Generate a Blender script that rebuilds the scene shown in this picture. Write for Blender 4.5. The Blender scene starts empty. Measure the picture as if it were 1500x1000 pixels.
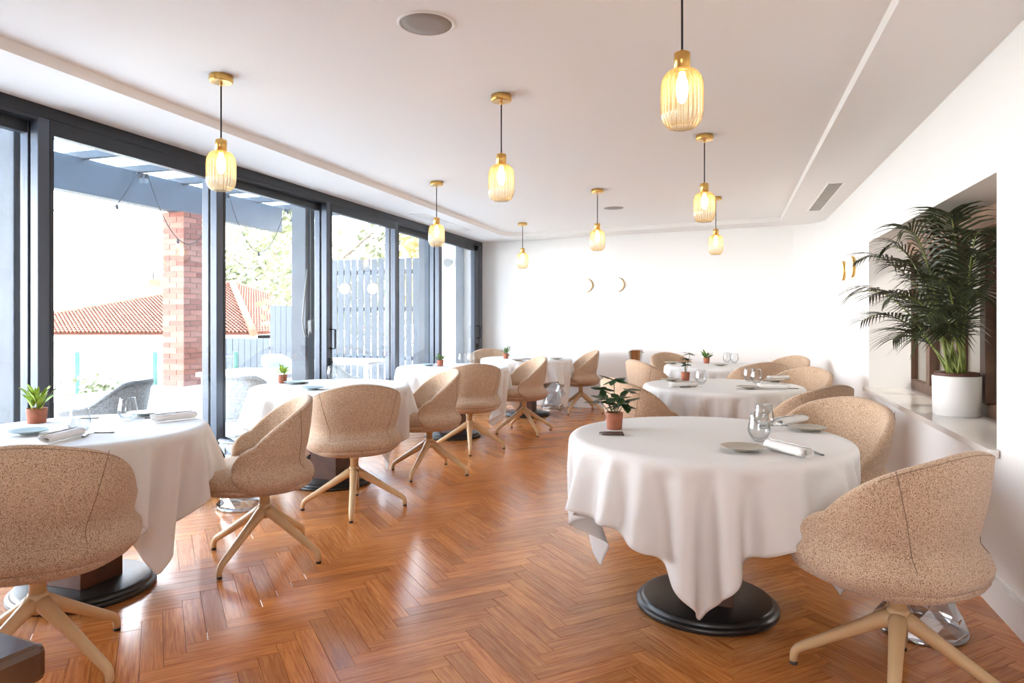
import bpy, bmesh, math, random
import numpy as np
from mathutils import Vector, Matrix, noise
R = math.radians
random.seed(7)
scene = bpy.context.scene
col = scene.collection

# ------------------------------------------------------------------ camera, sky, exposure
CAM_H = 1.264
YAW = math.atan(0.316)
cam_data = bpy.data.cameras.new('camera')
cam_data.sensor_width = 36.0
cam_data.lens = 24.0
cam_data.shift_y = -32 / 1500
cam_data.clip_start = 0.05
cam_data.clip_end = 300
camera = bpy.data.objects.new('camera', cam_data)
camera.location = (0, 0, CAM_H)
camera.rotation_euler = (R(90), 0, YAW)
col.objects.link(camera)
scene.camera = camera

scene.view_settings.view_transform = 'Standard'
scene.view_settings.look = 'None'
scene.view_settings.gamma = 1.0
scene.view_settings.use_curve_mapping = False
scene.view_settings.exposure = 3.25
scene.cycles.max_bounces = 10
scene.cycles.diffuse_bounces = 6
scene.cycles.glossy_bounces = 4
scene.cycles.transmission_bounces = 6
scene.cycles.transparent_max_bounces = 16
scene.cycles.caustics_reflective = False
scene.cycles.caustics_refractive = False
scene.cycles.sample_clamp_indirect = 8

world = bpy.data.worlds.new('overcast_sky')
scene.world = world
world.use_nodes = True
nt = world.node_tree
bg = nt.nodes['Background']
tc = nt.nodes.new('ShaderNodeTexCoord')
sx = nt.nodes.new('ShaderNodeSeparateXYZ')
rp = nt.nodes.new('ShaderNodeValToRGB')
nt.links.new(tc.outputs['Generated'], sx.inputs[0])
nt.links.new(sx.outputs['Z'], rp.inputs[0])
nt.links.new(rp.outputs[0], bg.inputs[0])
rp.color_ramp.elements[0].position = 0.02
rp.color_ramp.elements[0].color = (1.0, 1.0, 1.0, 1)
rp.color_ramp.elements[1].position = 0.6
rp.color_ramp.elements[1].color = (0.52, 0.62, 0.76, 1)
ma = nt.nodes.new('ShaderNodeMapRange')     # the ground below the horizon is no sky
ma.inputs['From Min'].default_value = -0.12; ma.inputs['From Max'].default_value = -0.05
ma.inputs['To Min'].default_value = 0.15; ma.inputs['To Max'].default_value = 2.6
nt.links.new(sx.outputs['Z'], ma.inputs['Value']); nt.links.new(ma.outputs[0], bg.inputs[1])
# daylight enters through the glazing: portals only tell the renderer where to look for the sky
def portal(name, loc, rot, w, h):
    d = bpy.data.lights.new(name, 'AREA'); d.shape = 'RECTANGLE'; d.size = w; d.size_y = h; d.cycles.is_portal = True
    o = bpy.data.objects.new(name, d); o.location = loc; o.rotation_euler = rot; col.objects.link(o)
portal('glazing_portal', (-3.80, 5.67, 1.2), (R(90), 0, R(-90)), 8.5, 2.36)
portal('added_window_portal', (-0.7, -3.16, 1.475), (R(90), 0, R(180)), 1.5, 1.25)  # portal of the added rear window

# ------------------------------------------------------------------ view helpers: a pixel of the photograph on a known plane
_c, _s = math.cos(YAW), math.sin(YAW)
def at(px, py, z=0.0):
    d = 1000.0 * (CAM_H - z) / (py - 468.0); u = (px - 750.0) / 1000.0 * d
    return (u * _c - d * _s, u * _s + d * _c)
def atd(px, d):
    u = (px - 750.0) / 1000.0 * d
    return (u * _c - d * _s, u * _s + d * _c)
def on_x(px, X):
    t = (px - 750.0) / 1000.0
    return X / (t * _c - _s) * (t * _s + _c)
def on_y(px, Y):
    t = (px - 750.0) / 1000.0
    return Y / (t * _s + _c) * (t * _c - _s)
def proj(X, Y, Z):
    u = X * _c + Y * _s; d = -X * _s + Y * _c
    return (750 + 1000 * u / d, 468 - 1000 * (Z - CAM_H) / d, d)

# ------------------------------------------------------------------ materials
MATS = {}
def mat(name, color, rough=0.5, metal=0.0, spec=0.5, bump=0.0, bump_scale=60.0, vary=0.0, vary_scale=8.0, coat=0.0, sheen=0.0):
    m = bpy.data.materials.new(name); m.use_nodes = True
    n = m.node_tree.nodes; l = m.node_tree.links; p = n['Principled BSDF']
    p.inputs['Base Color'].default_value = (*color, 1)
    p.inputs['Roughness'].default_value = rough
    p.inputs['Metallic'].default_value = metal
    p.inputs['Specular IOR Level'].default_value = spec
    p.inputs['Coat Weight'].default_value = coat
    p.inputs['Sheen Weight'].default_value = sheen
    t = n.new('ShaderNodeTexCoord')
    if vary > 0:
        nz = n.new('ShaderNodeTexNoise'); nz.inputs['Scale'].default_value = vary_scale; nz.inputs['Detail'].default_value = 5
        l.new(t.outputs['Object'], nz.inputs['Vector'])
        r = n.new('ShaderNodeValToRGB')
        r.color_ramp.elements[0].position = 0.3; r.color_ramp.elements[1].position = 0.7
        r.color_ramp.elements[0].color = (*[c * (1 - vary) for c in color], 1)
        r.color_ramp.elements[1].color = (*[min(1, c * (1 + vary)) for c in color], 1)
        l.new(nz.outputs['Fac'], r.inputs[0]); l.new(r.outputs[0], p.inputs['Base Color'])
    if bump > 0:
        nb = n.new('ShaderNodeTexNoise'); nb.inputs['Scale'].default_value = bump_scale; nb.inputs['Detail'].default_value = 3
        l.new(t.outputs['Object'], nb.inputs['Vector'])
        b = n.new('ShaderNodeBump'); b.inputs['Strength'].default_value = bump; b.inputs['Distance'].default_value = 0.01
        l.new(nb.outputs['Fac'], b.inputs['Height']); l.new(b.outputs[0], p.inputs['Normal'])
    MATS[name] = m
    return m

def emit_mat(name, color, strength):
    m = bpy.data.materials.new(name); m.use_nodes = True
    n = m.node_tree.nodes; p = n['Principled BSDF']
    p.inputs['Base Color'].default_value = (*color, 1)
    p.inputs['Emission Color'].default_value = (*color, 1)
    p.inputs['Emission Strength'].default_value = strength
    MATS[name] = m
    return m

M_wall = mat('white_wall_paint', (0.86, 0.845, 0.83), 0.75, bump=0.04, bump_scale=120)
M_ceil = mat('white_ceiling_paint', (0.83, 0.80, 0.775), 0.8)
M_base = mat('white_gloss_trim', (0.86, 0.85, 0.84), 0.35)
M_sill = mat('polished_white_sill', (0.80, 0.76, 0.72), 0.12, vary=0.04, vary_scale=3)
M_frame = mat('anthracite_aluminium', (0.025, 0.029, 0.036), 0.35, 0.3)
M_framein = mat('dark_aluminium_face', (0.075, 0.088, 0.115), 0.32, 0.35)
M_steelgrey = mat('blue_grey_stain', (0.046, 0.054, 0.066), 0.6, bump=0.15, bump_scale=30, vary=0.18, vary_scale=5)
M_post = mat('blue_grey_weathered_post', (0.070, 0.080, 0.097), 0.6, bump=0.2, bump_scale=30, vary=0.15, vary_scale=5)
M_fence = mat('blue_grey_fence_stain', (0.044, 0.055, 0.070), 0.65, vary=0.2, vary_scale=4)
M_subfloor = mat('dark_joint', (0.06, 0.025, 0.012), 0.8)
M_colwood = mat('dark_mahogany', (0.085, 0.026, 0.012), 0.35, vary=0.35, vary_scale=14)
M_disc = mat('black_painted_base', (0.018, 0.016, 0.015), 0.32, bump=0.1, bump_scale=220)
M_leg = mat('tan_powder_coat', (0.60, 0.40, 0.21), 0.38, 0.0)
M_rubber = mat('black_rubber', (0.012, 0.012, 0.012), 0.6)
M_seam = mat('brown_seam_thread', (0.24, 0.15, 0.10), 0.9)
M_brass = mat('brushed_brass', (0.72, 0.45, 0.14), 0.28, 1.0)
M_cord = mat('black_cord', (0.012, 0.012, 0.013), 0.6)
M_terracotta = mat('terracotta', (0.32, 0.10, 0.05), 0.7, vary=0.15, vary_scale=40)
M_soil = mat('dark_soil', (0.03, 0.02, 0.013), 0.95)
M_plate = mat('grey_stoneware', (0.36, 0.32, 0.255), 0.4, vary=0.08, vary_scale=60)
M_plateblue = mat('blue_grey_stoneware', (0.36, 0.43, 0.45), 0.35, vary=0.08, vary_scale=60)
M_napkin = mat('linen_napkin', (0.80, 0.78, 0.76), 0.85, bump=0.25, bump_scale=600)
M_cutlery = mat('dark_steel_cutlery', (0.10, 0.09, 0.085), 0.3, 0.8)
M_leather = mat('dark_brown_leather', (0.045, 0.022, 0.015), 0.42, bump=0.2, bump_scale=400)
M_silver = mat('polished_steel', (0.75, 0.72, 0.69), 0.15, 1.0)
M_potwhite = mat('white_planter', (0.84, 0.83, 0.82), 0.4)
M_palmleaf = mat('palm_green', (0.036, 0.046, 0.018), 0.5, vary=0.35, vary_scale=6)
M_palmstem = mat('palm_stem_green', (0.20, 0.24, 0.055), 0.45, vary=0.3, vary_scale=8)
M_leafdark = mat('dark_green_leaf', (0.025, 0.06, 0.018), 0.4, vary=0.3, vary_scale=30)
M_leaflime = mat('lime_green_leaf', (0.30, 0.42, 0.045), 0.45, vary=0.3, vary_scale=30)
M_leafmid = mat('mid_green_leaf', (0.09, 0.18, 0.04), 0.45, vary=0.3, vary_scale=30)
M_twig = mat('green_brown_twig', (0.09, 0.085, 0.03), 0.6)
M_oak = mat('brown_window_wood', (0.11, 0.055, 0.032), 0.45, vary=0.25, vary_scale=10)
M_header = mat('pinkish_brown_header_wood', (0.33, 0.20, 0.14), 0.5, vary=0.15, vary_scale=10)
M_tablewood = mat('dark_tabletop_wood', (0.10, 0.045, 0.022), 0.14, vary=0.35, vary_scale=9)
M_tile = mat('terracotta_roof_tile', (0.205, 0.070, 0.039), 0.8, vary=0.2, vary_scale=2.5)
M_housewall = mat('white_render', (0.84, 0.83, 0.79), 0.9)
M_brick = mat('red_brick', (0.22, 0.072, 0.048), 0.85, vary=0.25, vary_scale=3)
M_mortar = mat('pale_mortar', (0.24, 0.16, 0.13), 0.9)
M_terrace = mat('pale_terrace_paving', (0.62, 0.61, 0.59), 0.7, vary=0.06, vary_scale=2)
M_outwhite = mat('white_outdoor_laminate', (0.84, 0.84, 0.84), 0.4)
M_wicker = mat('grey_woven_rope', (0.17, 0.17, 0.172), 0.7, bump=0.8, bump_scale=90, vary=0.4, vary_scale=70)
M_wickerpale = mat('pale_grey_rope', (0.50, 0.50, 0.49), 0.7, bump=0.8, bump_scale=90, vary=0.3, vary_scale=70)
M_darkmetal = mat('charcoal_metal', (0.05, 0.05, 0.055), 0.45, 0.4)
M_postgreen = mat('green_fence_paint', (0.012, 0.07, 0.045), 0.5)
M_wire = mat('grey_wire', (0.35, 0.36, 0.35), 0.5, 0.5)
M_treeleaf = mat('tree_leaf', (0.165, 0.18, 0.09), 0.6, vary=0.45, vary_scale=1.2)
M_bushleaf = mat('olive_bush_leaf', (0.085, 0.095, 0.036), 0.6, vary=0.4, vary_scale=4)
M_bark = mat('bark', (0.13, 0.10, 0.075), 0.9)
M_speaker = mat('grey_speaker_mesh', (0.30, 0.26, 0.23), 0.7)
M_ventgrey = mat('grey_vent_metal', (0.55, 0.50, 0.45), 0.5)
M_ventdark = mat('dark_vent_inside', (0.10, 0.085, 0.075), 0.8)
M_backroom = mat('beige_backroom_paint', (0.62, 0.58, 0.52), 0.8)
M_ground = mat('dry_ground', (0.50, 0.47, 0.38), 0.95, vary=0.15, vary_scale=0.8)
M_switch = mat('grey_plastic', (0.16, 0.155, 0.145), 0.5)
M_bulb = emit_mat('warm_filament_bulb', (1.0, 0.76, 0.45), 4.5)
M_alabaster = emit_mat('lit_alabaster', (1.0, 0.88, 0.70), 0.5)
M_addedlamp = emit_mat('added_backroom_lamp', (1.0, 0.93, 0.84), 12.0)  # glow of the lamp added to brighten the adjoining room

def fabric_mat():
    m = bpy.data.materials.new('tan_boucle_fabric'); m.use_nodes = True
    n = m.node_tree.nodes; l = m.node_tree.links; p = n['Principled BSDF']
    t = n.new('ShaderNodeTexCoord')
    v = n.new('ShaderNodeTexNoise'); v.inputs['Scale'].default_value = 300; v.inputs['Detail'].default_value = 2; v.inputs['Roughness'].default_value = 0.65
    l.new(t.outputs['Object'], v.inputs['Vector'])
    r = n.new('ShaderNodeValToRGB')
    e = r.color_ramp.elements
    e[0].position = 0.36; e[0].color = (0.20, 0.112, 0.063, 1)
    e[1].position = 0.50; e[1].color = (0.56, 0.387, 0.262, 1)
    k = r.color_ramp.elements.new(0.72); k.color = (0.71, 0.548, 0.41, 1)
    l.new(v.outputs['Fac'], r.inputs[0]); l.new(r.outputs[0], p.inputs['Base Color'])
    b = n.new('ShaderNodeBump'); b.inputs['Strength'].default_value = 0.55; b.inputs['Distance'].default_value = 0.004
    l.new(v.outputs['Fac'], b.inputs['Height']); l.new(b.outputs[0], p.inputs['Normal'])
    p.inputs['Roughness'].default_value = 0.95
    p.inputs['Specular IOR Level'].default_value = 0.15
    p.inputs['Sheen Weight'].default_value = 0.25
    p.inputs['Sheen Roughness'].default_value = 0.5
    return m
M_fabric = fabric_mat()

def cloth_mat():
    m = bpy.data.materials.new('white_table_linen'); m.use_nodes = True
    n = m.node_tree.nodes; l = m.node_tree.links; p = n['Principled BSDF']
    p.inputs['Base Color'].default_value = (0.86, 0.845, 0.83, 1)
    p.inputs['Roughness'].default_value = 0.85
    p.inputs['Specular IOR Level'].default_value = 0.2
    tr = n.new('ShaderNodeBsdfTranslucent'); tr.inputs[0].default_value = (0.86, 0.82, 0.78, 1)
    mx = n.new('ShaderNodeMixShader'); mx.inputs[0].default_value = 0.18
    l.new(p.outputs[0], mx.inputs[1]); l.new(tr.outputs[0], mx.inputs[2])
    l.new(mx.outputs[0], n['Material Output'].inputs[0])
    t = n.new('ShaderNodeTexCoord')
    nb = n.new('ShaderNodeTexNoise'); nb.inputs['Scale'].default_value = 14; nb.inputs['Detail'].default_value = 4
    b = n.new('ShaderNodeBump'); b.inputs['Strength'].default_value = 0.08; b.inputs['Distance'].default_value = 0.01
    l.new(t.outputs['Object'], nb.inputs['Vector']); l.new(nb.outputs['Fac'], b.inputs['Height']); l.new(b.outputs[0], p.inputs['Normal'])
    return m
M_cloth = cloth_mat()

def fresnel(n, l, ior):
    """air-to-glass reflectance on both faces of a sheet"""
    fr = n.new('ShaderNodeFresnel'); ge = n.new('ShaderNodeNewGeometry'); mr = n.new('ShaderNodeMapRange')
    mr.inputs['To Min'].default_value = ior; mr.inputs['To Max'].default_value = 1.0 / ior
    l.new(ge.outputs['Backfacing'], mr.inputs['Value']); l.new(mr.outputs[0], fr.inputs[0])
    return fr
def thin_glass(name, tint=(1, 1, 1), ior=1.5, scale=1.6, rough=0.0, base=0.0, edge=None):
    """a single sheet of clear glass: Fresnel reflection over a straight-through transmission"""
    m = bpy.data.materials.new(name); m.use_nodes = True
    n = m.node_tree.nodes; l = m.node_tree.links
    n.remove(n['Principled BSDF'])
    tr = n.new('ShaderNodeBsdfTransparent'); tr.inputs[0].default_value = (*tint, 1)
    if edge is not None:      # longer path through the glass where the wall is seen edge on
        lw = n.new('ShaderNodeLayerWeight'); lw.inputs[0].default_value = 0.5
        pw = n.new('ShaderNodeMath'); pw.operation = 'POWER'; pw.inputs[1].default_value = 2.5
        ec = n.new('ShaderNodeMix'); ec.data_type = 'RGBA'; ec.inputs[6].default_value = (*tint, 1); ec.inputs[7].default_value = (*edge, 1)
        l.new(lw.outputs['Facing'], pw.inputs[0]); l.new(pw.outputs[0], ec.inputs['Factor']); l.new(ec.outputs[2], tr.inputs[0])
    gl = n.new('ShaderNodeBsdfGlossy'); gl.inputs['Roughness'].default_value = rough
    fr = fresnel(n, l, ior)
    mu = n.new('ShaderNodeMath'); mu.operation = 'MULTIPLY_ADD'; mu.use_clamp = True
    mu.inputs[1].default_value = scale; mu.inputs[2].default_value = base
    mx = n.new('ShaderNodeMixShader')
    l.new(fr.outputs[0], mu.inputs[0]); l.new(mu.outputs[0], mx.inputs[0])
    l.new(tr.outputs[0], mx.inputs[1]); l.new(gl.outputs[0], mx.inputs[2])
    l.new(mx.outputs[0], n['Material Output'].inputs[0])
    MATS[name] = m
    return m
M_pane = thin_glass('window_glass', (0.97, 0.98, 0.98), 1.5, 1.0)
M_tumbler = thin_glass('tumbler_glass', (0.96, 0.965, 0.965), 1.45, 1.3, edge=(0.42, 0.44, 0.45))
M_acrylic = thin_glass('clear_acrylic', (0.86, 0.88, 0.90), 1.5, 2.0, 0.02, 0.24, edge=(0.45, 0.47, 0.50))

def shade_glass():
    """ribbed pendant glass, its amber and the bulb glow painted as one gradient, clear towards the open end"""
    m = bpy.data.materials.new('amber_ribbed_glass'); m.use_nodes = True
    n = m.node_tree.nodes; l = m.node_tree.links
    n.remove(n['Principled BSDF'])
    t = n.new('ShaderNodeTexCoord'); s = n.new('ShaderNodeSeparateXYZ')
    l.new(t.outputs['Generated'], s.inputs[0])
    r = n.new('ShaderNodeValToRGB'); e = r.color_ramp.elements
    e[0].position = 0.25; e[0].color = (0.93, 0.92, 0.88, 1)
    e[1].position = 0.75; e[1].color = (0.97, 0.83, 0.58, 1)  # amber of the glass plus bulb glow, painted into the colour
    l.new(s.outputs['Z'], r.inputs[0])
    lw = n.new('ShaderNodeLayerWeight'); lw.inputs[0].default_value = 0.5
    pw = n.new('ShaderNodeMapRange'); pw.inputs['From Max'].default_value = 0.34
    l.new(lw.outputs['Facing'], pw.inputs['Value'])
    dk = n.new('ShaderNodeMix'); dk.data_type = 'RGBA'; dk.blend_type = 'MULTIPLY'
    l.new(pw.outputs[0], dk.inputs['Factor']); l.new(r.outputs[0], dk.inputs[6]); dk.inputs[7].default_value = (0.80, 0.64, 0.42, 1)
    tr = n.new('ShaderNodeBsdfTransparent'); l.new(dk.outputs[2], tr.inputs[0])
    tl = n.new('ShaderNodeBsdfTranslucent'); l.new(dk.outputs[2], tl.inputs[0])
    gl = n.new('ShaderNodeBsdfGlossy'); gl.inputs['Roughness'].default_value = 0.06
    fr = fresnel(n, l, 1.5)
    mu = n.new('ShaderNodeMath'); mu.operation = 'MULTIPLY_ADD'; mu.use_clamp = True; mu.inputs[1].default_value = 1.6; mu.inputs[2].default_value = 0.0
    l.new(fr.outputs[0], mu.inputs[0])
    m1 = n.new('ShaderNodeMixShader'); m1.inputs[0].default_value = 0.20
    l.new(tr.outputs[0], m1.inputs[1]); l.new(tl.outputs[0], m1.inputs[2])
    m2 = n.new('ShaderNodeMixShader'); l.new(mu.outputs[0], m2.inputs[0])
    l.new(m1.outputs[0], m2.inputs[1]); l.new(gl.outputs[0], m2.inputs[2])
    l.new(m2.outputs[0], n['Material Output'].inputs[0])
    return m
M_shade = shade_glass()
def opal_sheet():
    m = bpy.data.materials.new('blue_tinted_opal_sheet'); m.use_nodes = True
    n = m.node_tree.nodes; l = m.node_tree.links; p = n['Principled BSDF']
    p.inputs['Base Color'].default_value = (0.30, 0.34, 0.38, 1); p.inputs['Roughness'].default_value = 0.4
    t = n.new('ShaderNodeBsdfTranslucent'); t.inputs[0].default_value = (0.62, 0.72, 0.80, 1)
    x = n.new('ShaderNodeMixShader'); x.inputs[0].default_value = 0.85
    l.new(p.outputs[0], x.inputs[1]); l.new(t.outputs[0], x.inputs[2]); l.new(x.outputs[0], n['Material Output'].inputs[0])
    return m
M_opal = opal_sheet()

def floor_mat():
    m = bpy.data.materials.new('oiled_oak_parquet'); m.use_nodes = True
    n = m.node_tree.nodes; l = m.node_tree.links; p = n['Principled BSDF']
    uv = n.new('ShaderNodeUVMap'); uv.uv_map = 'UVMap'
    mp = n.new('ShaderNodeMapping'); mp.inputs['Scale'].default_value = (1.6, 26, 1)
    l.new(uv.outputs[0], mp.inputs[0])
    nz = n.new('ShaderNodeTexNoise'); nz.inputs['Scale'].default_value = 3.0; nz.inputs['Detail'].default_value = 6; nz.inputs['Roughness'].default_value = 0.6
    nz.inputs['Distortion'].default_value = 0.9
    l.new(mp.outputs[0], nz.inputs['Vector'])
    r = n.new('ShaderNodeValToRGB'); e = r.color_ramp.elements
    e[0].position = 0.30; e[0].color = (0.36, 0.107, 0.023, 1)
    e[1].position = 0.62; e[1].color = (0.62, 0.238, 0.066, 1)
    k = r.color_ramp.elements.new(0.46); k.color = (0.50, 0.172, 0.044, 1)
    l.new(nz.outputs['Fac'], r.inputs[0])
    at_ = n.new('ShaderNodeAttribute'); at_.attribute_name = 'tone'
    hs = n.new('ShaderNodeHueSaturation')
    l.new(at_.outputs['Fac'], hs.inputs['Value']); l.new(r.outputs[0], hs.inputs['Color'])
    l.new(hs.outputs[0], p.inputs['Base Color'])
    p.inputs['Roughness'].default_value = 0.30
    p.inputs['Specular IOR Level'].default_value = 0.6
    rr = n.new('ShaderNodeMapRange'); rr.inputs['To Min'].default_value = 0.19; rr.inputs['To Max'].default_value = 0.225
    l.new(nz.outputs['Fac'], rr.inputs['Value']); l.new(rr.outputs[0], p.inputs['Roughness'])
    return m
M_floor = floor_mat()

# ------------------------------------------------------------------ mesh helpers
class MB:
    """collects shapes into one mesh"""
    def __init__(self):
        self.v = []; self.f = []; self.sm = []
    def add(self, vs, fs, smooth=False):
        o = len(self.v); self.v.extend([tuple(v) for v in vs])
        self.f.extend([tuple(i + o for i in f) for f in fs]); self.sm.extend([smooth] * len(fs))
        return self
    def box(self, x0, x1, y0, y1, z0, z1, bev=0.0, M=None):
        bm = bmesh.new()
        bmesh.ops.create_cube(bm, size=1.0)
        for v in bm.verts:
            v.co = Vector(((x0 + x1) / 2 + v.co.x * (x1 - x0), (y0 + y1) / 2 + v.co.y * (y1 - y0), (z0 + z1) / 2 + v.co.z * (z1 - z0)))
        if bev > 0:
            bmesh.ops.bevel(bm, geom=list(bm.edges), offset=bev, segments=2, profile=0.5, affect='EDGES')
        if M is not None: bm.transform(M)
        bm.verts.index_update()
        self.add([v.co for v in bm.verts], [[v.index for v in f.verts] for f in bm.faces])
        bm.free(); return self
    def tube(self, pts, rad, n=10, cap=True, closed=False):
        pts = [Vector(p) for p in pts]; k = len(pts)
        if not hasattr(rad, '__len__'): rad = [rad] * k
        vs = []; up = None
        for i, p in enumerate(pts):
            a = pts[i - 1] if (i > 0 or closed) else pts[i]
            b = pts[(i + 1) % k] if (i < k - 1 or closed) else pts[i]
            t = (b - a).normalized()
            if up is None:
                up = t.orthogonal().normalized()
            else:
                up = (up - t * up.dot(t))
                up = up.normalized() if up.length > 1e-6 else t.orthogonal().normalized()
            w = t.cross(up)
            for j in range(n):
                an = 2 * math.pi * j / n
                vs.append(p + (up * math.cos(an) + w * math.sin(an)) * rad[i])
        fs = []
        for i in range(k if closed else k - 1):
            for j in range(n):
                a = i * n + j; b = i * n + (j + 1) % n
                i2 = (i + 1) % k
                fs.append((a, b, i2 * n + (j + 1) % n, i2 * n + j))
        self.add(vs, fs, True)
        if cap and not closed:
            self.add(vs[:n], [tuple(range(n))[::-1]]); self.add(vs[-n:], [tuple(range(n))])
        return self
    def lathe(self, prof, n=32, c=(0, 0, 0), sx=1.0, sy=1.0, ribs=0, ribd=0.0, smooth=True, expo=2.0):
        vs = []; fs = []
        for r, z in prof:
            for j in range(n):
                an = 2 * math.pi * j / n
                q = r
                if ribs and r > 0.02: q = r * (1 + ribd * math.cos(ribs * an))
                ca, sa = math.cos(an), math.sin(an)
                if expo != 2.0:
                    kk = (abs(ca) ** expo + abs(sa) ** expo) ** (-1 / expo); q *= kk
                vs.append((c[0] + q * ca * sx, c[1] + q * sa * sy, c[2] + z))
        for i in range(len(prof) - 1):
            for j in range(n):
                fs.append((i * n + j, i * n + (j + 1) % n, (i + 1) * n + (j + 1) % n, (i + 1) * n + j))
        self.add(vs, fs, smooth)
        return self
    def quad(self, a, b, c, d, smooth=False):
        return self.add([a, b, c, d], [(0, 1, 2, 3)], smooth)
    def mesh(self, name, m):
        me = bpy.data.meshes.new(name)
        me.from_pydata(self.v, [], self.f)
        me.polygons.foreach_set('use_smooth', self.sm)
        if m: me.materials.append(m)
        bm = bmesh.new(); bm.from_mesh(me)
        bmesh.ops.remove_doubles(bm, verts=bm.verts, dist=1e-6)
        bmesh.ops.recalc_face_normals(bm, faces=bm.faces)
        bm.to_mesh(me); bm.free()
        me.update()
        return me
    def build(self, name, m, parent=None, raw=False):
        me = self.mesh(name, m)
        return link(name, me, parent)

def link(name, me, parent=None):
    o = bpy.data.objects.new(name, me); col.objects.link(o)
    if parent is not None: o.parent = parent
    return o
def empty(name, loc=(0, 0, 0), rz=0.0):
    o = bpy.data.objects.new(name, None); o.empty_display_size = 0.1
    o.location = loc; o.rotation_euler = (0, 0, rz); col.objects.link(o); return o
def tag(o, label=None, cat=None, group=None, kind=None):
    if label: o['label'] = label
    if cat: o['category'] = cat
    if group: o['group'] = group
    if kind: o['kind'] = kind
    return o
def copy_tree(o, parent=None):
    c = o.copy(); col.objects.link(c)
    if parent is not None: c.parent = parent
    for ch in list(o.children): copy_tree(ch, c)
    return c
def place(o, x, y, z=0, rz=0): o.location = (x, y, z); o.rotation_euler = (0, 0, rz); return o
def face(fx, fy): return math.atan2(fy, fx) - math.pi / 2
def rbox(name, m, b, parent=None, bev=0.0): return MB().box(*b, bev).build(name, m, parent)

# ------------------------------------------------------------------ the room
XL, XR, YR, YB = -3.62, 1.12, -3.0, 9.94
SOF, CEIL = 2.454, 2.51
def back_y(x): return 9.94 + (x - XL) * (9.21 - 9.94) / (XR - XL)
NY0, NY1, NZ0, NZ1, NX = 3.48, 6.31, 0.67, 1.908, 1.43

floor = tag(rbox('floor', M_subfloor, (XL - 0.15, XR + 0.1, YR, 10.2, -0.12, -0.007)), kind='structure')

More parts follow.
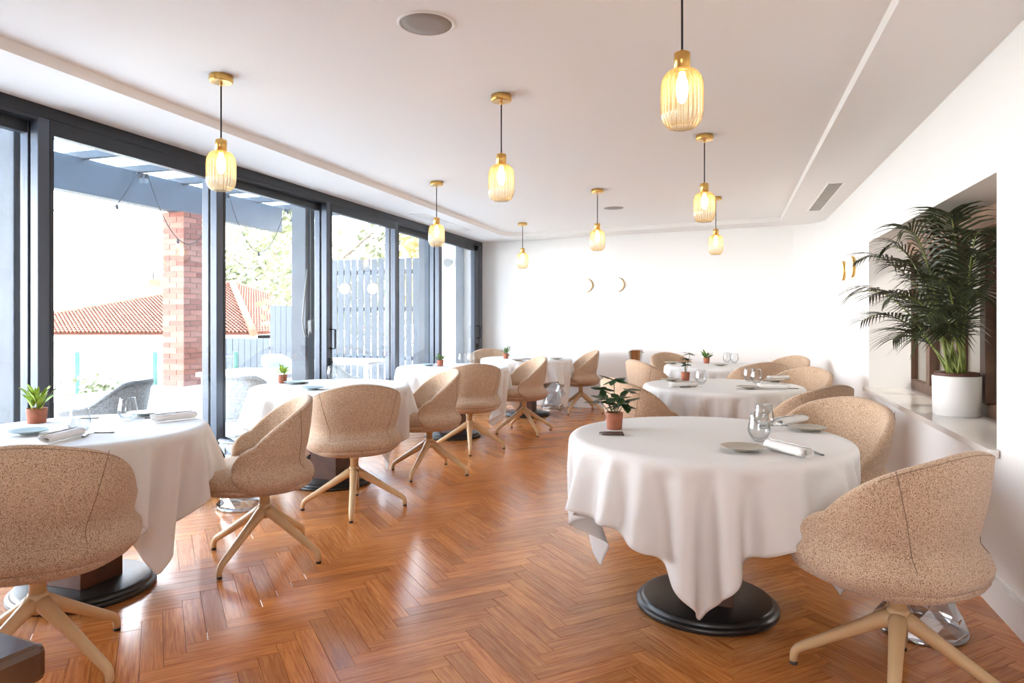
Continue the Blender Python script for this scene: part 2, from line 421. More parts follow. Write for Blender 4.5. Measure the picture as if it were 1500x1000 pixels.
def clip_poly(poly, n, d):
    out = []
    for i in range(len(poly)):
        a, b = poly[i], poly[(i + 1) % len(poly)]
        da = a[0] * n[0] + a[1] * n[1] - d; db = b[0] * n[0] + b[1] * n[1] - d
        if da <= 0: out.append(a)
        if da * db < 0:
            t = da / (da - db); out.append((a[0] + (b[0] - a[0]) * t, a[1] + (b[1] - a[1]) * t))
    return out
def parquet():
    L, W, gap, ch = 0.468, 0.078, 0.0007, 0.0010
    rnd = random.Random(3)
    q = math.sqrt(0.5)
    boards = []
    P = L * math.sqrt(2); S = W * math.sqrt(2)
    for i in range(-7, 5):
        for j in range(-32, 96):
            ox, oy = 0.03 + i * P, j * S
            # one board at +45 degrees and its partner at -45 degrees
            for k in (0, 1):
                if k == 0:
                    u = (q, q); v = (-q, q); o = (ox, oy)
                else:
                    u = (-q, q); v = (q, q); o = (ox + (2 * L - W) * q, oy + W * q)
                boards.append((o, u, v))
    lims = [((-1, 0), 3.64), ((1, 0), XR), ((0, -1), 3.0), ((0.1522, 0.9883), (-3.62 * 0.1522 + 9.94 * 0.9883))]
    items = []
    for o, u, v in boards:
        poly = [(o[0] + u[0] * a + v[0] * b, o[1] + u[1] * a + v[1] * b) for a, b in ((gap, gap), (L - gap, gap), (L - gap, W - gap), (gap, W - gap))]
        if u[0] < 0: poly = poly[::-1]
        for n, d in lims:
            poly = clip_poly(poly, n, d)
            if len(poly) < 3: break
        if len(poly) < 3: continue
        cx = sum(p[0] for p in poly) / len(poly); cy = sum(p[1] for p in poly) / len(poly)
        px, py, d = proj(cx, cy, 0)
        size = 0.0
        if d > 0.4 and -40 < px < 1540 and py < 1020: size = 1.0 / d ** 3
        items.append([size, poly, o, u, v, rnd.choice((0.80, 0.86, 0.91, 0.95, 0.98, 1.0, 1.02, 1.06, 1.10, 1.15)), rnd.random() * 40, rnd.random() * 40])
    items.sort(key=lambda t: -t[0])
    def add(vs, fs, uvs, tones, it, near=True):
        _, poly, o, u, v, tone, du, dv = it
        b = len(vs); n = len(poly)
        cx = sum(p[0] for p in poly) / n; cy = sum(p[1] for p in poly) / n
        def shrink(p):
            l = math.hypot(p[0] - cx, p[1] - cy); k = 1 - ch * 1.5 / max(l, 0.01)
            return (cx + (p[0] - cx) * k, cy + (p[1] - cy) * k)
        for p in poly: vs.append((p[0], p[1], -0.007))
        if near:
            for p in poly: vs.append((p[0], p[1], -0.0008))
            for p in poly: s_ = shrink(p); vs.append((s_[0], s_[1], 0.0))
        else:             # far boards: tight joints, edges worn flat
            for p in poly: g_ = 0.0005; vs.append((p[0] + (g_ if p[0] > cx else -g_), p[1] + (g_ if p[1] > cy else -g_), 0.0))
        R_ = 2 if near else 1
        faces = [tuple(b + R_ * n + i for i in range(n))]
        for r_ in range(R_):
            for i in range(n):
                k = (i + 1) % n
                faces.append((b + r_ * n + i, b + r_ * n + k, b + (r_ + 1) * n + k, b + (r_ + 1) * n + i))
        for f in faces:
            fs.append(f)
            for i in f:
                p = vs[i]
                a = (p[0] - o[0]) * u[0] + (p[1] - o[1]) * u[1]; c = (p[0] - o[0]) * v[0] + (p[1] - o[1]) * v[1]
                uvs.append((a + du, c + dv)); 
            tones.append(tone)
    def make(name, its):
        vs, fs, uvs, tones = [], [], [], []
        for it in its: add(vs, fs, uvs, tones, it, name == 'plank')
        me = bpy.data.meshes.new(name); me.from_pydata(vs, [], fs)
        ul = me.uv_layers.new(name='UVMap'); ul.data.foreach_set('uv', [c for t in uvs for c in t])
        at_ = me.attributes.new('tone', 'FLOAT', 'FACE'); at_.data.foreach_set('value', tones)
        me.materials.append(M_floor); me.update()
        return link(name, me, floor)
    near = items[:300]
    for it in near: make('plank', [it])
    tag(make('far_planks', items[300:]), kind='stuff')
parquet()

# walls
def wall_path(name, pts, z0, z1, th, m):
    """extrudes a plan path; the room is on the left-hand side, thickness goes outward"""
    n = len(pts); vs = []
    for i, p in enumerate(pts):
        a = Vector(pts[max(0, i - 1)]); b = Vector(pts[min(n - 1, i + 1)])
        t = (b - a).normalized(); o = Vector((t.y, -t.x)) * th
        vs += [(p[0], p[1], z0), (p[0], p[1], z1), (p[0] + o.x, p[1] + o.y, z1), (p[0] + o.x, p[1] + o.y, z0)]
    fs = []
    for i in range(n - 1):
        for k in range(4):
            fs.append((i * 4 + k, i * 4 + (k + 1) % 4, (i + 1) * 4 + (k + 1) % 4, (i + 1) * 4 + k))
    fs += [(0, 1, 2, 3), tuple((n - 1) * 4 + k for k in (3, 2, 1, 0))]
    mb = MB(); mb.add(vs, fs)
    return mb.build(name, m)
corner = []
for i in range(13):
    t = i / 12; A = Vector((XR, 8.80)); C = Vector((XR, back_y(XR))); B = Vector((XR - 0.4, back_y(XR - 0.4)))
    p = A * (1 - t) ** 2 + C * 2 * t * (1 - t) + B * t * t; corner.append((p.x, p.y))
tag(wall_path('wall_back', corner + [(-1.2, back_y(-1.2)), (XL - 0.16, back_y(XL - 0.16))], -0.12, 2.7, 0.15, M_wall), kind='structure')
w = MB()
w.box(XR, NX, YR, NY0, -0.12, 2.7).box(XR, NX, NY1, 8.80, -0.12, 2.7).box(XR, NX, NY0, NY1, -0.12, NZ0).box(XR, NX, NY0, NY1, NZ1, 2.7)
tag(w.build('wall_right', M_wall), kind='structure')
RX0, RX1, RB, RZ = -1.5, 0.1, 0.8, 2.15          # glazed opening added behind the camera to light the front of the room
tag(MB().box(XL - 0.16, RX0, YR - 0.15, YR, -0.12, 2.7).box(RX1, NX, YR - 0.15, YR, -0.12, 2.7).box(RX0, RX1, YR - 0.15, YR, RZ, 2.7).box(RX0, RX1, YR - 0.15, YR, -0.12, RB).build('wall_rear', M_wall), kind='structure')
tag(rbox('wall_left', M_wall, (XL - 0.16, XL, YR, 1.41, -0.12, 2.7)), kind='structure')
tag(rbox('ceiling', M_ceil, (XL - 0.3, NX, YR - 0.15, 10.3, CEIL, 2.72)), kind='structure')
# lowered border round the ceiling, 6 cm deep, rounded at the far left corner
def soffit():
    xi0, xi1 = -3.05, 0.611
    off = 0.42; r = 0.42
    yA = back_y(xi0) - off
    inner = [(xi0, YR)]
    for i in range(9):
        t = i / 8
        A = Vector((xi0, yA - r)); C = Vector((xi0, yA)); B = Vector((xi0 + r, back_y(xi0 + r) - off))
        p = A * (1 - t) ** 2 + C * 2 * t * (1 - t) + B * t * t; inner.append((p.x, p.y))
    inner += [(xi1, back_y(xi1) - off), (xi1, YR)]
    outer = [(XL - 0.01, YR)]
    for i in range(9):
        t = i / 8; x = XL - 0.01 + (0.6) * t * 0.9
        outer.append((x if i else XL - 0.01, back_y(x) + 0.05))
    outer += [(XR + 0.05, back_y(XR) + 0.05), (XR + 0.05, YR)]
    vs = []; fs = []
    for (a, b), (c, d) in zip(inner, outer):
        vs += [(a, b, SOF), (a, b, CEIL + 0.02), (c, d, CEIL + 0.02), (c, d, SOF)]
    for i in range(len(inner) - 1):
        for k in range(4):
            fs.append((i * 4 + k, i * 4 + (k + 1) % 4, (i + 1) * 4 + (k + 1) % 4, (i + 1) * 4 + k))
    fs += [(3, 2, 1, 0), tuple((len(inner) - 1) * 4 + k for k in range(4))]
    return MB().add(vs, fs).build('trim_1', M_ceil)
tag(soffit(), kind='structure')
tag(MB().box(XR - 0.016, XR + 0.005, YR, 8.80, 0.0, 0.135, 0.0).box(XR - 0.011, XR + 0.005, YR, 8.80, 0.135, 0.15, 0.003).build('baseboard_right', M_base), kind='structure')
tag(wall_path('baseboard_back', [(x - 0.014, y - 0.012) for x, y in corner] + [(XL + 0.02, back_y(XL + 0.02) - 0.014)], 0.0, 0.14, 0.02, M_base), kind='structure')

# niche: sill with a rounded nosing, timber window, room behind it
sill = MB()
pts = [(NX, NY0 - 0.0), (1.115, NY0 - 0.0), (1.115, NY0 - 0.045)]
for i in range(7):
    an = R(-90 - i * 15); pts.append((1.10 + 0.022 * math.cos(an), NY0 - 0.023 + 0.022 * math.sin(an)))
pts += [(1.078, NY1 + 0.02), (1.115, NY1 + 0.02), (1.115, NY1), (NX, NY1)]
n = len(pts); vs = [(x, y, NZ0) for x, y in pts] + [(x, y, 0.702) for x, y in pts]
sill.add(vs, [tuple(range(n))[::-1], tuple(range(n, 2 * n))] + [(i, (i + 1) % n, n + (i + 1) % n, n + i) for i in range(n)])
tag(sill.build('trim_2', M_sill), kind='structure')
nw = tag(empty('window_1', (NX, (NY0 + NY1) / 2, 0.70)), kind='structure')
def kid(o, par):
    o.parent = par; o.matrix_parent_inverse = Matrix.Translation(par.location).inverted(); return o
W0, W1 = NX + 0.0, NX + 0.06
kid(rbox('frame_rail', M_oak, (W0, W1, NY0 - 0.1, NY1, 0.70, 0.775), bev=0.004), nw)
kid(rbox('frame_rail', M_header, (W0 - 0.03, W1, NY0 - 0.1, NY1, 1.79, 1.908), bev=0.004), nw)
yy = [on_x(1331, NX), on_x(1361, NX), on_x(1400, NX), on_x(1442, NX), NY0 - 0.06]
for y in yy:
    kid(rbox('frame_post', M_oak, (W0 - 0.01, W1, y - 0.045, y + 0.045, 0.775, 1.79), bev=0.004), nw)
for a, b in zip(yy[1:], yy[:-1]):
    kid(rbox('glass_pane', M_pane, (NX + 0.03, NX + 0.034, a + 0.045, b - 0.045, 0.775, 1.79)), nw)
br = MB()
br.box(4.2, 4.3, 1.4, 9.4, -0.1, 2.7).box(1.22, 4.3, 9.3, 9.45, -0.1, 2.7).box(1.43, 4.3, 1.3, 1.4, -0.1, 2.7).box(1.43, 4.3, 1.3, 9.45, 2.6, 2.7).box(1.43, 4.3, 1.3, 9.45, -0.1, 0.0)
tag(br.build('wall_adjoining_room', M_backroom), kind='structure')
tag(rbox('trim_3', M_base, (4.16, 4.2, 1.4, 9.3, 0.9, 1.0)), kind='structure')
bl = empty('added_ceiling_lamp', (2.7, 5.6, 2.6))  # hidden lamp, added so the panes of the niche look bright
tag(bl, 'added ceiling lamp, unseen, brightening the room behind the niche window', 'lamp')
MB().lathe([(0, 0), (0.26, 0), (0.26, -0.04), (0.24, -0.05)], 32).build('lamp_rim', M_base, bl)
MB().lathe([(0.24, -0.045), (0.2, -0.07), (0.1, -0.085), (0.0, -0.09)], 32).build('diffuser', M_addedlamp, bl)

# sliding glass doors along the left
bounds = [1.46, 2.845, 4.225, 5.685, 7.085, 8.325, 9.80]
tag(MB().box(XL - 0.15, XL, 1.41, YB, 2.385, SOF, 0.004).box(XL - 0.075, XL - 0.005, 1.41, YB, 2.365, 2.386).build('trim_4', M_frame), kind='structure')
tag(MB().box(XL - 0.15, XL + 0.005, 1.41, YB, -0.006, 0.018, 0.003).box(XL - 0.05, XL - 0.03, 1.41, YB, 0.018, 0.028).box(XL - 0.12, XL - 0.1, 1.41, YB, 0.018, 0.028).build('trim_5', M_frame), kind='structure')
tag(MB().box(XL - 0.15, XL + 0.0, 9.80, YB - 0.005, 0.0, 2.385, 0.004).build('trim_6', M_framein), kind='structure')
for i in range(len(bounds) - 1):
    a, b = bounds[i], bounds[i + 1]
    inner = i % 2 == 1
    x0, x1 = (XL - 0.062, XL - 0.004) if inner else (XL - 0.138, XL - 0.08)
    o = tag(empty('door_%d' % (i + 1), ((x0 + x1) / 2, (a + b) / 2, 0.03)), kind='structure')
    sw = 0.045
    for y, ww in ((a, sw), (b, sw)):
        last = (i == len(bounds) - 2 and y == b)
        y0, y1 = y - ww, y + ww
        if last: y0, y1 = 9.60, 9.80
        st = kid(rbox('stile', M_framein, (x0, x1, y0, y1, 0.03, 2.384), bev=0.004), o)
        q = MB().box(x1 - 0.012, x1 + 0.003, y1 - 0.022, y1 + 0.001, 0.035, 2.38).build('gasket', M_frame)
        q.parent = st
    kid(rbox('rail', M_frame, (x0, x1, a + sw, b - sw, 2.30, 2.384), bev=0.004), o)
    kid(rbox('rail', M_frame, (x0, x1, a + sw, b - sw, 0.03, 0.10), bev=0.004), o)
    xm = (x0 + x1) / 2
    kid(rbox('glass_pane', M_pane, (xm - 0.004, xm + 0.004, a + sw, b - sw, 0.10, 2.30)), o)
    if i in (3, 5):
        hy = 5.70 if i == 3 else 9.70
        hd = MB().tube([(XL - 0.004, hy, 1.17), (XL + 0.05, hy, 1.17), (XL + 0.05, hy, 0.99), (XL - 0.004, hy, 0.99)], 0.011, 8)
        kid(hd.build('pull_handle', M_frame), o)
        lk = MB().box(XL - 0.006, XL + 0.012, hy - 0.02, hy + 0.02, 0.80, 0.90, 0.004).tube([(XL + 0.01, hy, 0.86), (XL + 0.02, hy, 0.86)], 0.014, 10)
        kid(lk.build('lock', M_frame), o)

rw = tag(empty('added_rear_window', ((RX0 + RX1) / 2, YR - 0.08, 0.0)), kind='structure')  # unseen window, added to brighten the near end of the room
for a, b, c, d in ((RX0, RX0 + 0.06, RB, RZ), (RX1 - 0.06, RX1, RB, RZ), ((RX0 + RX1) / 2 - 0.04, (RX0 + RX1) / 2 + 0.04, RB + 0.06, RZ - 0.06), (RX0 + 0.06, RX1 - 0.06, RB, RB + 0.06), (RX0 + 0.06, RX1 - 0.06, RZ - 0.06, RZ)):
    kid(rbox('frame_bar', M_framein, (a, b, YR - 0.11, YR - 0.05, c, d), bev=0.004), rw)
kid(rbox('glass_pane', M_pane, (RX0 + 0.06, RX1 - 0.06, YR - 0.084, YR - 0.076, RB + 0.06, RZ - 0.06)), rw)

# ceiling fittings
for i, (x, y, lab) in enumerate(((-1.21, 2.63, 'round grey ceiling speaker nearest the camera, in a thin trim ring'), (-1.21, 7.59, 'small far round ceiling speaker beside the middle pendant lamp'))):
    o = tag(empty('ceiling_speaker', (x, y, CEIL)), lab, 'speaker', 'ceiling speakers')
    MB().lathe([(0.108, -0.001), (0.110, -0.006), (0.116, -0.007), (0.121, -0.004), (0.122, 0.002)], 48).build('trim_ring', M_ceil, o)
    MB().lathe([(0.0, -0.004), (0.06, -0.0045), (0.108, -0.004), (0.1085, 0.001)], 48).build('grille', M_speaker, o)
def vent(x0, x1, y0, y1, label, light):
    o = tag(empty('air_vent', ((x0 + x1) / 2, (y0 + y1) / 2, SOF)), label, 'vent', 'ceiling air vents')
    hw, hl = (x1 - x0) / 2, (y1 - y0) / 2
    MB().box(-hw, hw, -hl, hl, -0.002, 0.002).build('backing', M_base if light else M_ventdark, o)
    f = MB()
    for a in (-1, 1):
        f.box(min(a * hw, a * (hw + 0.014)), max(a * hw, a * (hw + 0.014)), -hl - 0.014, hl + 0.014, -0.007, 0.001, 0.001)
        f.box(-hw, hw, min(a * hl, a * (hl + 0.014)), max(a * hl, a * (hl + 0.014)), -0.007, 0.001, 0.001)
    f.build('frame', M_base, o)
    me = None; k = 26 if not light else 6
    for i in range(k):
        if light:
            mm = me or MB().box(-0.006, 0.006, -hl, hl, -0.006, -0.001).mesh('slat', M_base)
            s = link('slat', mm, o); s.location = (-hw + (i + 0.5) * 2 * hw / k, 0, 0)
        else:
            mm = me or MB().box(-hw, hw, -0.012, 0.012, -0.006, -0.002).mesh('slat', M_ventgrey)
            s = link('slat', mm, o); s.location = (0, -hl + (i + 0.5) * 2 * hl / k, 0)
        me = mm
vent(0.84, 0.955, 6.5, 8.08, 'grey slatted air vent in the lowered ceiling above the niche', False)
vent(-3.40, -3.26, 7.0, 8.45, 'white linear air vent in the lowered ceiling over the glass doors', True)

# ------------------------------------------------------------------ pendants and wall lights
def make_pendant():
    o = empty('pendant_lamp')
    MB().lathe([(0.0, -0.034), (0.05, -0.034), (0.056, -0.033), (0.058, -0.030), (0.058, -0.002), (0.056, 0.0)], 40).build('ceiling_rose', M_brass, o)
    MB().lathe([(0.0, -0.055), (0.006, -0.053), (0.007, -0.036), (0.0, -0.034)], 12).build('cord_grip', M_brass, o)
    MB().tube([(0, 0, -0.05), (0, 0, -0.325)], 0.0040, 8).build('cord', M_cord, o)
    MB().lathe([(0.0, -0.315), (0.006, -0.317), (0.007, -0.326), (0.026, -0.328), (0.028, -0.331), (0.028, -0.392), (0.024, -0.393)], 32).build('socket', M_brass, o)
    prof = [(0.028, -0.384), (0.040, -0.388), (0.054, -0.398), (0.064, -0.414), (0.0695, -0.435), (0.071, -0.46), (0.071, -0.52), (0.070, -0.540), (0.065, -0.560), (0.056, -0.575), (0.046, -0.584), (0.043, -0.586), (0.041, -0.584)]
    MB().lathe(prof, 208, ribs=26, ribd=0.030).build('lamp_shade', M_shade, o)
    b = MB().lathe([(0.010, -0.394), (0.012, -0.41), (0.018, -0.425), (0.021, -0.45), (0.019, -0.475), (0.012, -0.495), (0.0, -0.503)], 24).build('bulb', M_bulb, o)
    return o
PEND = [(-2.47, 2.88, 'brass and amber glass pendant nearest the sliding doors, in front of their header'),
        (-2.51, 5.68, 'amber glass pendant second along the row by the sliding doors'),
        (-2.52, 8.43, 'smallest farthest amber glass pendant by the back left corner'),
        (-1.20, 3.60, 'ribbed glass pendant with brass rose in the middle row, behind the large ceiling speaker'),
        (-1.19, 6.48, 'ribbed glass pendant in the middle row, below the far ceiling speaker'),
        (-0.15, 2.42, 'largest amber ribbed glass pendant, high in front, cord running out of the picture'),
        (-0.15, 4.79, 'ribbed glass pendant in the right row, second behind the largest one'),
        (-0.115, 7.24, 'far ribbed glass pendant in the right row, partly behind another lamp')]
pend = make_pendant()
for i, (x, y, lab) in enumerate(PEND):
    o = pend if i == 0 else copy_tree(pend)
    tag(o, lab, 'lamp', 'ribbed glass pendants'); place(o, x, y, CEIL, R(13 * i))
def make_sconce():
    o = empty('wall_light')     # local +Y points into the room
    M = Matrix.Rotation(R(-90), 4, 'X')
    def lt(prof, name, m):
        mb = MB().lathe(prof, 40)
        mb.v = [tuple(M @ Vector(v)) for v in mb.v]
        return mb.build(name, m, o)
    lt([(0.0, 0.0), (0.097, 0.0), (0.099, 0.003), (0.099, 0.022), (0.095, 0.025), (0.0, 0.025)], 'back_plate', M_brass)
    lt([(0.078, 0.025), (0.088, 0.030), (0.092, 0.04), (0.088, 0.052), (0.07, 0.060), (0.04, 0.064), (0.0, 0.065)], 'diffuser', M_alabaster)
    return o
sc0 = make_sconce()
sl = []
def solve_back(px):
    best = None
    for k in range(0, 4740):
        x = XL + k / 1000
        e = abs(proj(x, back_y(x), 1.75)[0] - px)
        if best is None or e < best[0]: best = (e, x)
    return best[1]
bang = math.atan2(-(9.21 - 9.94), -(XR - XL))
for i, (px, lab) in enumerate(((859, 'left round lit wall light on the back wall'), (905, 'right round lit wall light on the back wall, over the ice bucket'))):
    x = solve_back(px); o = sc0 if i == 0 else copy_tree(sc0)
    tag(o, lab, 'lamp', 'round wall lights'); place(o, x, back_y(x), 1.755, math.pi + math.atan2(9.21 - 9.94, XR - XL))
for px, lab in ((1237, 'farther round wall light on the right wall, seen edge on'), (1251, 'nearer round wall light on the right wall, next to the palm')):
    o = copy_tree(sc0); tag(o, lab, 'lamp', 'round wall lights'); place(o, XR, on_x(px, XR), 1.755, R(90))

# ------------------------------------------------------------------ chairs: upholstered tub on a four-star swivel base
def sstep(a, b, x):
    t = min(1, max(0, (x - a) / (b - a))); return t * t * (3 - 2 * t)
def plan_r(phi, a, b, e=2.35):
    """superellipse radius, phi measured from the back (-Y)"""
    return (abs(math.sin(phi) / a) ** e + abs(math.cos(phi) / b) ** e) ** (-1 / e)
def shell_r(phi, z):
    """outer radius of the tub at height z: bulge, waist, then leaning outwards"""
    keys = [(0.385, 0.78), (0.402, 0.88), (0.428, 0.955), (0.458, 0.985), (0.485, 0.955), (0.515, 0.875), (0.535, 0.848), (0.56, 0.866), (0.62, 0.918), (0.70, 0.958), (0.78, 0.985), (0.86, 1.0)]
    for (z0, k0), (z1, k1) in zip(keys, keys[1:]):
        if z <= z1:
            t = max(0, (z - z0) / (z1 - z0)); k = k0 + (k1 - k0) * t; break
    else: k = 1.0
    fwd = sstep(R(60), R(115), abs(phi))          # arms lean less towards the front
    k = k + (0.955 - k) * 0.55 * fwd if z > 0.5 else k
    return plan_r(phi, 0.330, 0.292) * k
PHI_MAX = R(114)
def rim_h(phi):
    a = abs(phi); y = -0.292 * math.cos(a)
    h = 0.852 - 0.205 * min(1.0, max(0.0, (y + 0.292) / 0.312)) ** 1.55
    h -= 0.012 * sstep(R(0), R(40), a)
    return h
def end_k(phi):
    a = abs(phi); p1 = R(89)
    if a <= p1: return 1.0
    t = min(1.0, (a - p1) / (PHI_MAX - p1)); return max(0.0, 1 - t ** 2.1) ** 0.5
def outer_pt(phi, z, off=0.0):
    r = shell_r(phi, z) + off
    return (r * math.sin(phi), -r * math.cos(phi), z)
def make_chair():
    o = empty('tub_chair')
    sh = MB(); NU = 64; zb = 0.505
    secs = []
    for i in range(NU + 1):
        s_ = -1 + 2 * i / NU
        phi = PHI_MAX * (s_ if abs(s_) < 0.7 else math.copysign(0.7 + 0.3 * (1 - max(0.0, 1 - (abs(s_) - 0.7) / 0.3) ** 1.6), s_))
        g = end_k(phi); top = rim_h(phi); th = 0.040
        pts = []
        def zz(z): return zb + (z - zb) * g
        for z in (0.385, 0.402, 0.428, 0.458, 0.485, 0.51, 0.525, 0.54): pts.append((shell_r(phi, z), zz(z)))
        for k in range(1, 9):
            z = 0.54 + (top - 0.018 - 0.54) * k / 8; pts.append((shell_r(phi, z), zz(z)))
        rt = pts[-1][0]
        for k in range(1, 7):
            an = math.pi * k / 7; pts.append((rt - th / 2 + th / 2 * math.cos(an), zz(top - 0.018) + 0.018 * math.sin(an) * g))
        for k in range(9):
            z = top - 0.018 + (0.475 - top + 0.018) * k / 8; pts.append((min(rt - th, shell_r(phi, z) - th), zz(z)))
        pts.append((0.21, zz(0.44)))
        q = min(1.0, g * 2.2) ** 0.8; rc = shell_r(phi, 0.505) - 0.018
        pts = [(rc + (r - rc) * q, z) for r, z in pts]
        secs.append([(r * math.sin(phi), -r * math.cos(phi), z) for r, z in pts])
    m = len(secs[0]); vs = [p for s_ in secs for p in s_]; fs = []
    for i in range(NU):
        for k in range(m):
            fs.append((i * m + k, (i + 1) * m + k, (i + 1) * m + (k + 1) % m, i * m + (k + 1) % m))
    fs += [tuple(range(m)), tuple(NU * m + k for k in range(m))[::-1]]
    sh.add(vs, fs, True)
    sh.build('backrest', M_fabric, o)
    # seat cushion and the upholstered pan under it
    def pad(rows, name):
        mb = MB(); n = 56; vs = []; fs = []
        for k, z, dz in rows:
            for j in range(n):
                phi = 2 * math.pi * j / n; r = plan_r(phi, 0.292, 0.300, 2.5) * k
                y = -r * math.cos(phi); vs.append((r * math.sin(phi), y, z - dz * max(0, y)))
        for i in range(len(rows) - 1):
            for j in range(n): fs.append((i * n + j, i * n + (j + 1) % n, (i + 1) * n + (j + 1) % n, (i + 1) * n + j))
        mb.add(vs, fs, True); return mb.build(name, M_fabric, o)
    pad([(0.001, 0.512, 0), (0.5, 0.510, 0.0), (0.78, 0.505, 0.0), (0.91, 0.494, 0), (0.975, 0.477, 0), (1.0, 0.455, 0), (0.985, 0.432, 0), (0.955, 0.420, 0), (0.90, 0.42, 0), (0.001, 0.42, 0)], 'seat')
    pad([(0.001, 0.360, 0), (0.45, 0.362, 0), (0.68, 0.368, 0), (0.84, 0.381, 0), (0.93, 0.396, 0), (0.962, 0.411, 0), (0.955, 0.421, 0), (0.90, 0.424, 0), (0.001, 0.424, 0)], 'seat_pan')
    # seams
    se = MB()
    for s_ in (-1, 1):
        ph = R(42) * s_
        pts = []
        for k in range(15):
            z = 0.41 + (rim_h(ph) - 0.012 - 0.41) * k / 14
            pts.append(outer_pt(ph - s_ * 0.16 * (0.55 - z) / 0.25 * (1 if z < 0.55 else 1), z, 0.0006))
        se.tube(pts, 0.0014, 5)
    pts = [outer_pt(PHI_MAX * 0.62 * (-1 + 2 * k / 40), 0.533, 0.0004) for k in range(41)]
    se.tube(pts, 0.0012, 5)
    se.tube([(lambda r, ph: (r * math.sin(ph), -r * math.cos(ph), 0.8425 if abs(ph) < 0 else rim_h(ph) - 0.010))(shell_r(R(60) * (-1 + k / 30), rim_h(R(60) * (-1 + k / 30)) - 0.018) - 0.0015, R(60) * (-1 + k / 30)) for k in range(61)], 0.0012, 5)
    se.build('seam', M_seam, o)
    for ch in list(o.children): ch.location = (0, 0.045, 0)
    MB().lathe([(0.0, 0.262), (0.027, 0.264), (0.027, 0.325), (0.030, 0.327), (0.030, 0.358), (0.0, 0.36)], 24).build('swivel_post', M_leg, o)
    MB().lathe([(0.0, 0.205), (0.020, 0.207), (0.036, 0.225), (0.038, 0.25), (0.034, 0.275), (0.031, 0.283), (0.0, 0.285)], 24).build('hub', M_leg, o)
    lme = gme = None
    for k in range(4):
        if lme is None:
            d = []; rr = []
            path = [(0.012, 0.250, 0.031), (0.04, 0.236, 0.029), (0.08, 0.212, 0.0255), (0.16, 0.162, 0.022), (0.24, 0.112, 0.0195), (0.305, 0.072, 0.0175), (0.322, 0.060, 0.0165), (0.331, 0.047, 0.0155), (0.334, 0.032, 0.0145), (0.335, 0.012, 0.0135)]
            lme = MB().tube([(x, 0, z) for x, z, _ in path], [r for _, _, r in path], 12).mesh('leg', M_leg)
            gme = MB().lathe([(0.0, 0.0), (0.0125, 0.0), (0.0135, 0.003), (0.0135, 0.012), (0.0, 0.0125)], 14, (0.335, 0, 0)).mesh('foot_glide', M_rubber)
        l = link('leg', lme, o); l.rotation_euler = (0, 0, R(45 + 90 * k))
        link('foot_glide', gme, l)
    return o
# x, y, facing direction, extra turn of the base (degrees), label
CH = [(-2.37, 1.83, (-0.48, 0.62), 40, 'tan tub chair seen from behind, cut by the left edge of the picture'),
      (-2.36, 3.08, (-0.76, -0.64), 0, 'tan tub chair with open side showing, right of the nearest window table'),
      (-2.39, 4.05, (-0.53, 0.60), 0, 'tan tub chair with its back turned, in front of the second window table'),
      (-2.35, 5.17, (-0.74, -0.60), 0, 'tan tub chair turned sideways on the far side of the second window table'),
      (-2.40, 6.22, (-0.50, 0.63), 0, 'tan tub chair with its back turned, in front of the third window table'),
      (-2.18, 7.35, (-0.74, -0.52), 0, 'tan tub chair turned sideways between the third and the fourth window table'),
      (-1.92, 9.20, (-0.86, -0.36), 0, 'farthest tan tub chair standing free by the back wall, legs in full view'),
      (-3.17, 9.10, (0.50, -0.70), 0, 'tub chair by the far door jamb, only its top visible over the farthest window table'),
      (0.555, 2.62, (-0.62, 0.62), 0, 'large pale tub chair seen from behind in the right front corner'),
      (0.50, 3.88, (-0.66, -0.70), 0, 'pale tub chair facing the nearest right table, inside of its back in view'),
      (0.50, 4.90, (-0.70, 0.70), 0, 'tub chair seen from behind, back to back with the pale chair at the nearest table'),
      (0.55, 6.35, (-0.66, -0.66), 0, 'tub chair facing the middle right table from its far right side, by the white wall'),
      (0.26, 7.30, (-0.40, 0.72), 0, 'tub chair seen from behind at the farthest right table, beyond the middle one'),
      (0.60, 8.42, (-0.70, -0.55), 0, 'far tub chair facing the farthest right table near the rounded wall corner'),
      (-0.76, 7.28, (0.80, 0.62), 0, 'tub chair with sunlit outer back beside the ice bucket, left of the farthest right table'),
      (-0.62, 5.02, (0.74, 0.66), 0, 'tub chair behind the dark-leaved potted plant, left of the middle right table'),
      (-0.63, 8.72, (0.54, -0.62), 0, 'far tub chair against the back wall, its rounded back above the farthest right tablecloth')]
chair0 = make_chair()
for i, (x, y, fc, tw, lab) in enumerate(CH):
    o = chair0 if i == 0 else copy_tree(chair0)
    tag(o, lab, 'chair', 'upholstered tub chairs'); place(o, x, y, 0, face(*fc))
    for ch in o.children:
        if ch.name.startswith('leg') or ch.name.startswith('hub'):
            k = ch.rotation_euler.z
            # the base stays square to the room or slightly turned, whatever way the seat faces
            base = {0: 0, 1: -8, 2: 20, 3: -8, 4: 15, 5: 35, 6: -25, 8: -22, 9: -8}.get(i, 10)
            if ch.name.startswith('leg'):
                ch.rotation_euler = (0, 0, k - R(45) - face(*fc) + R(base))

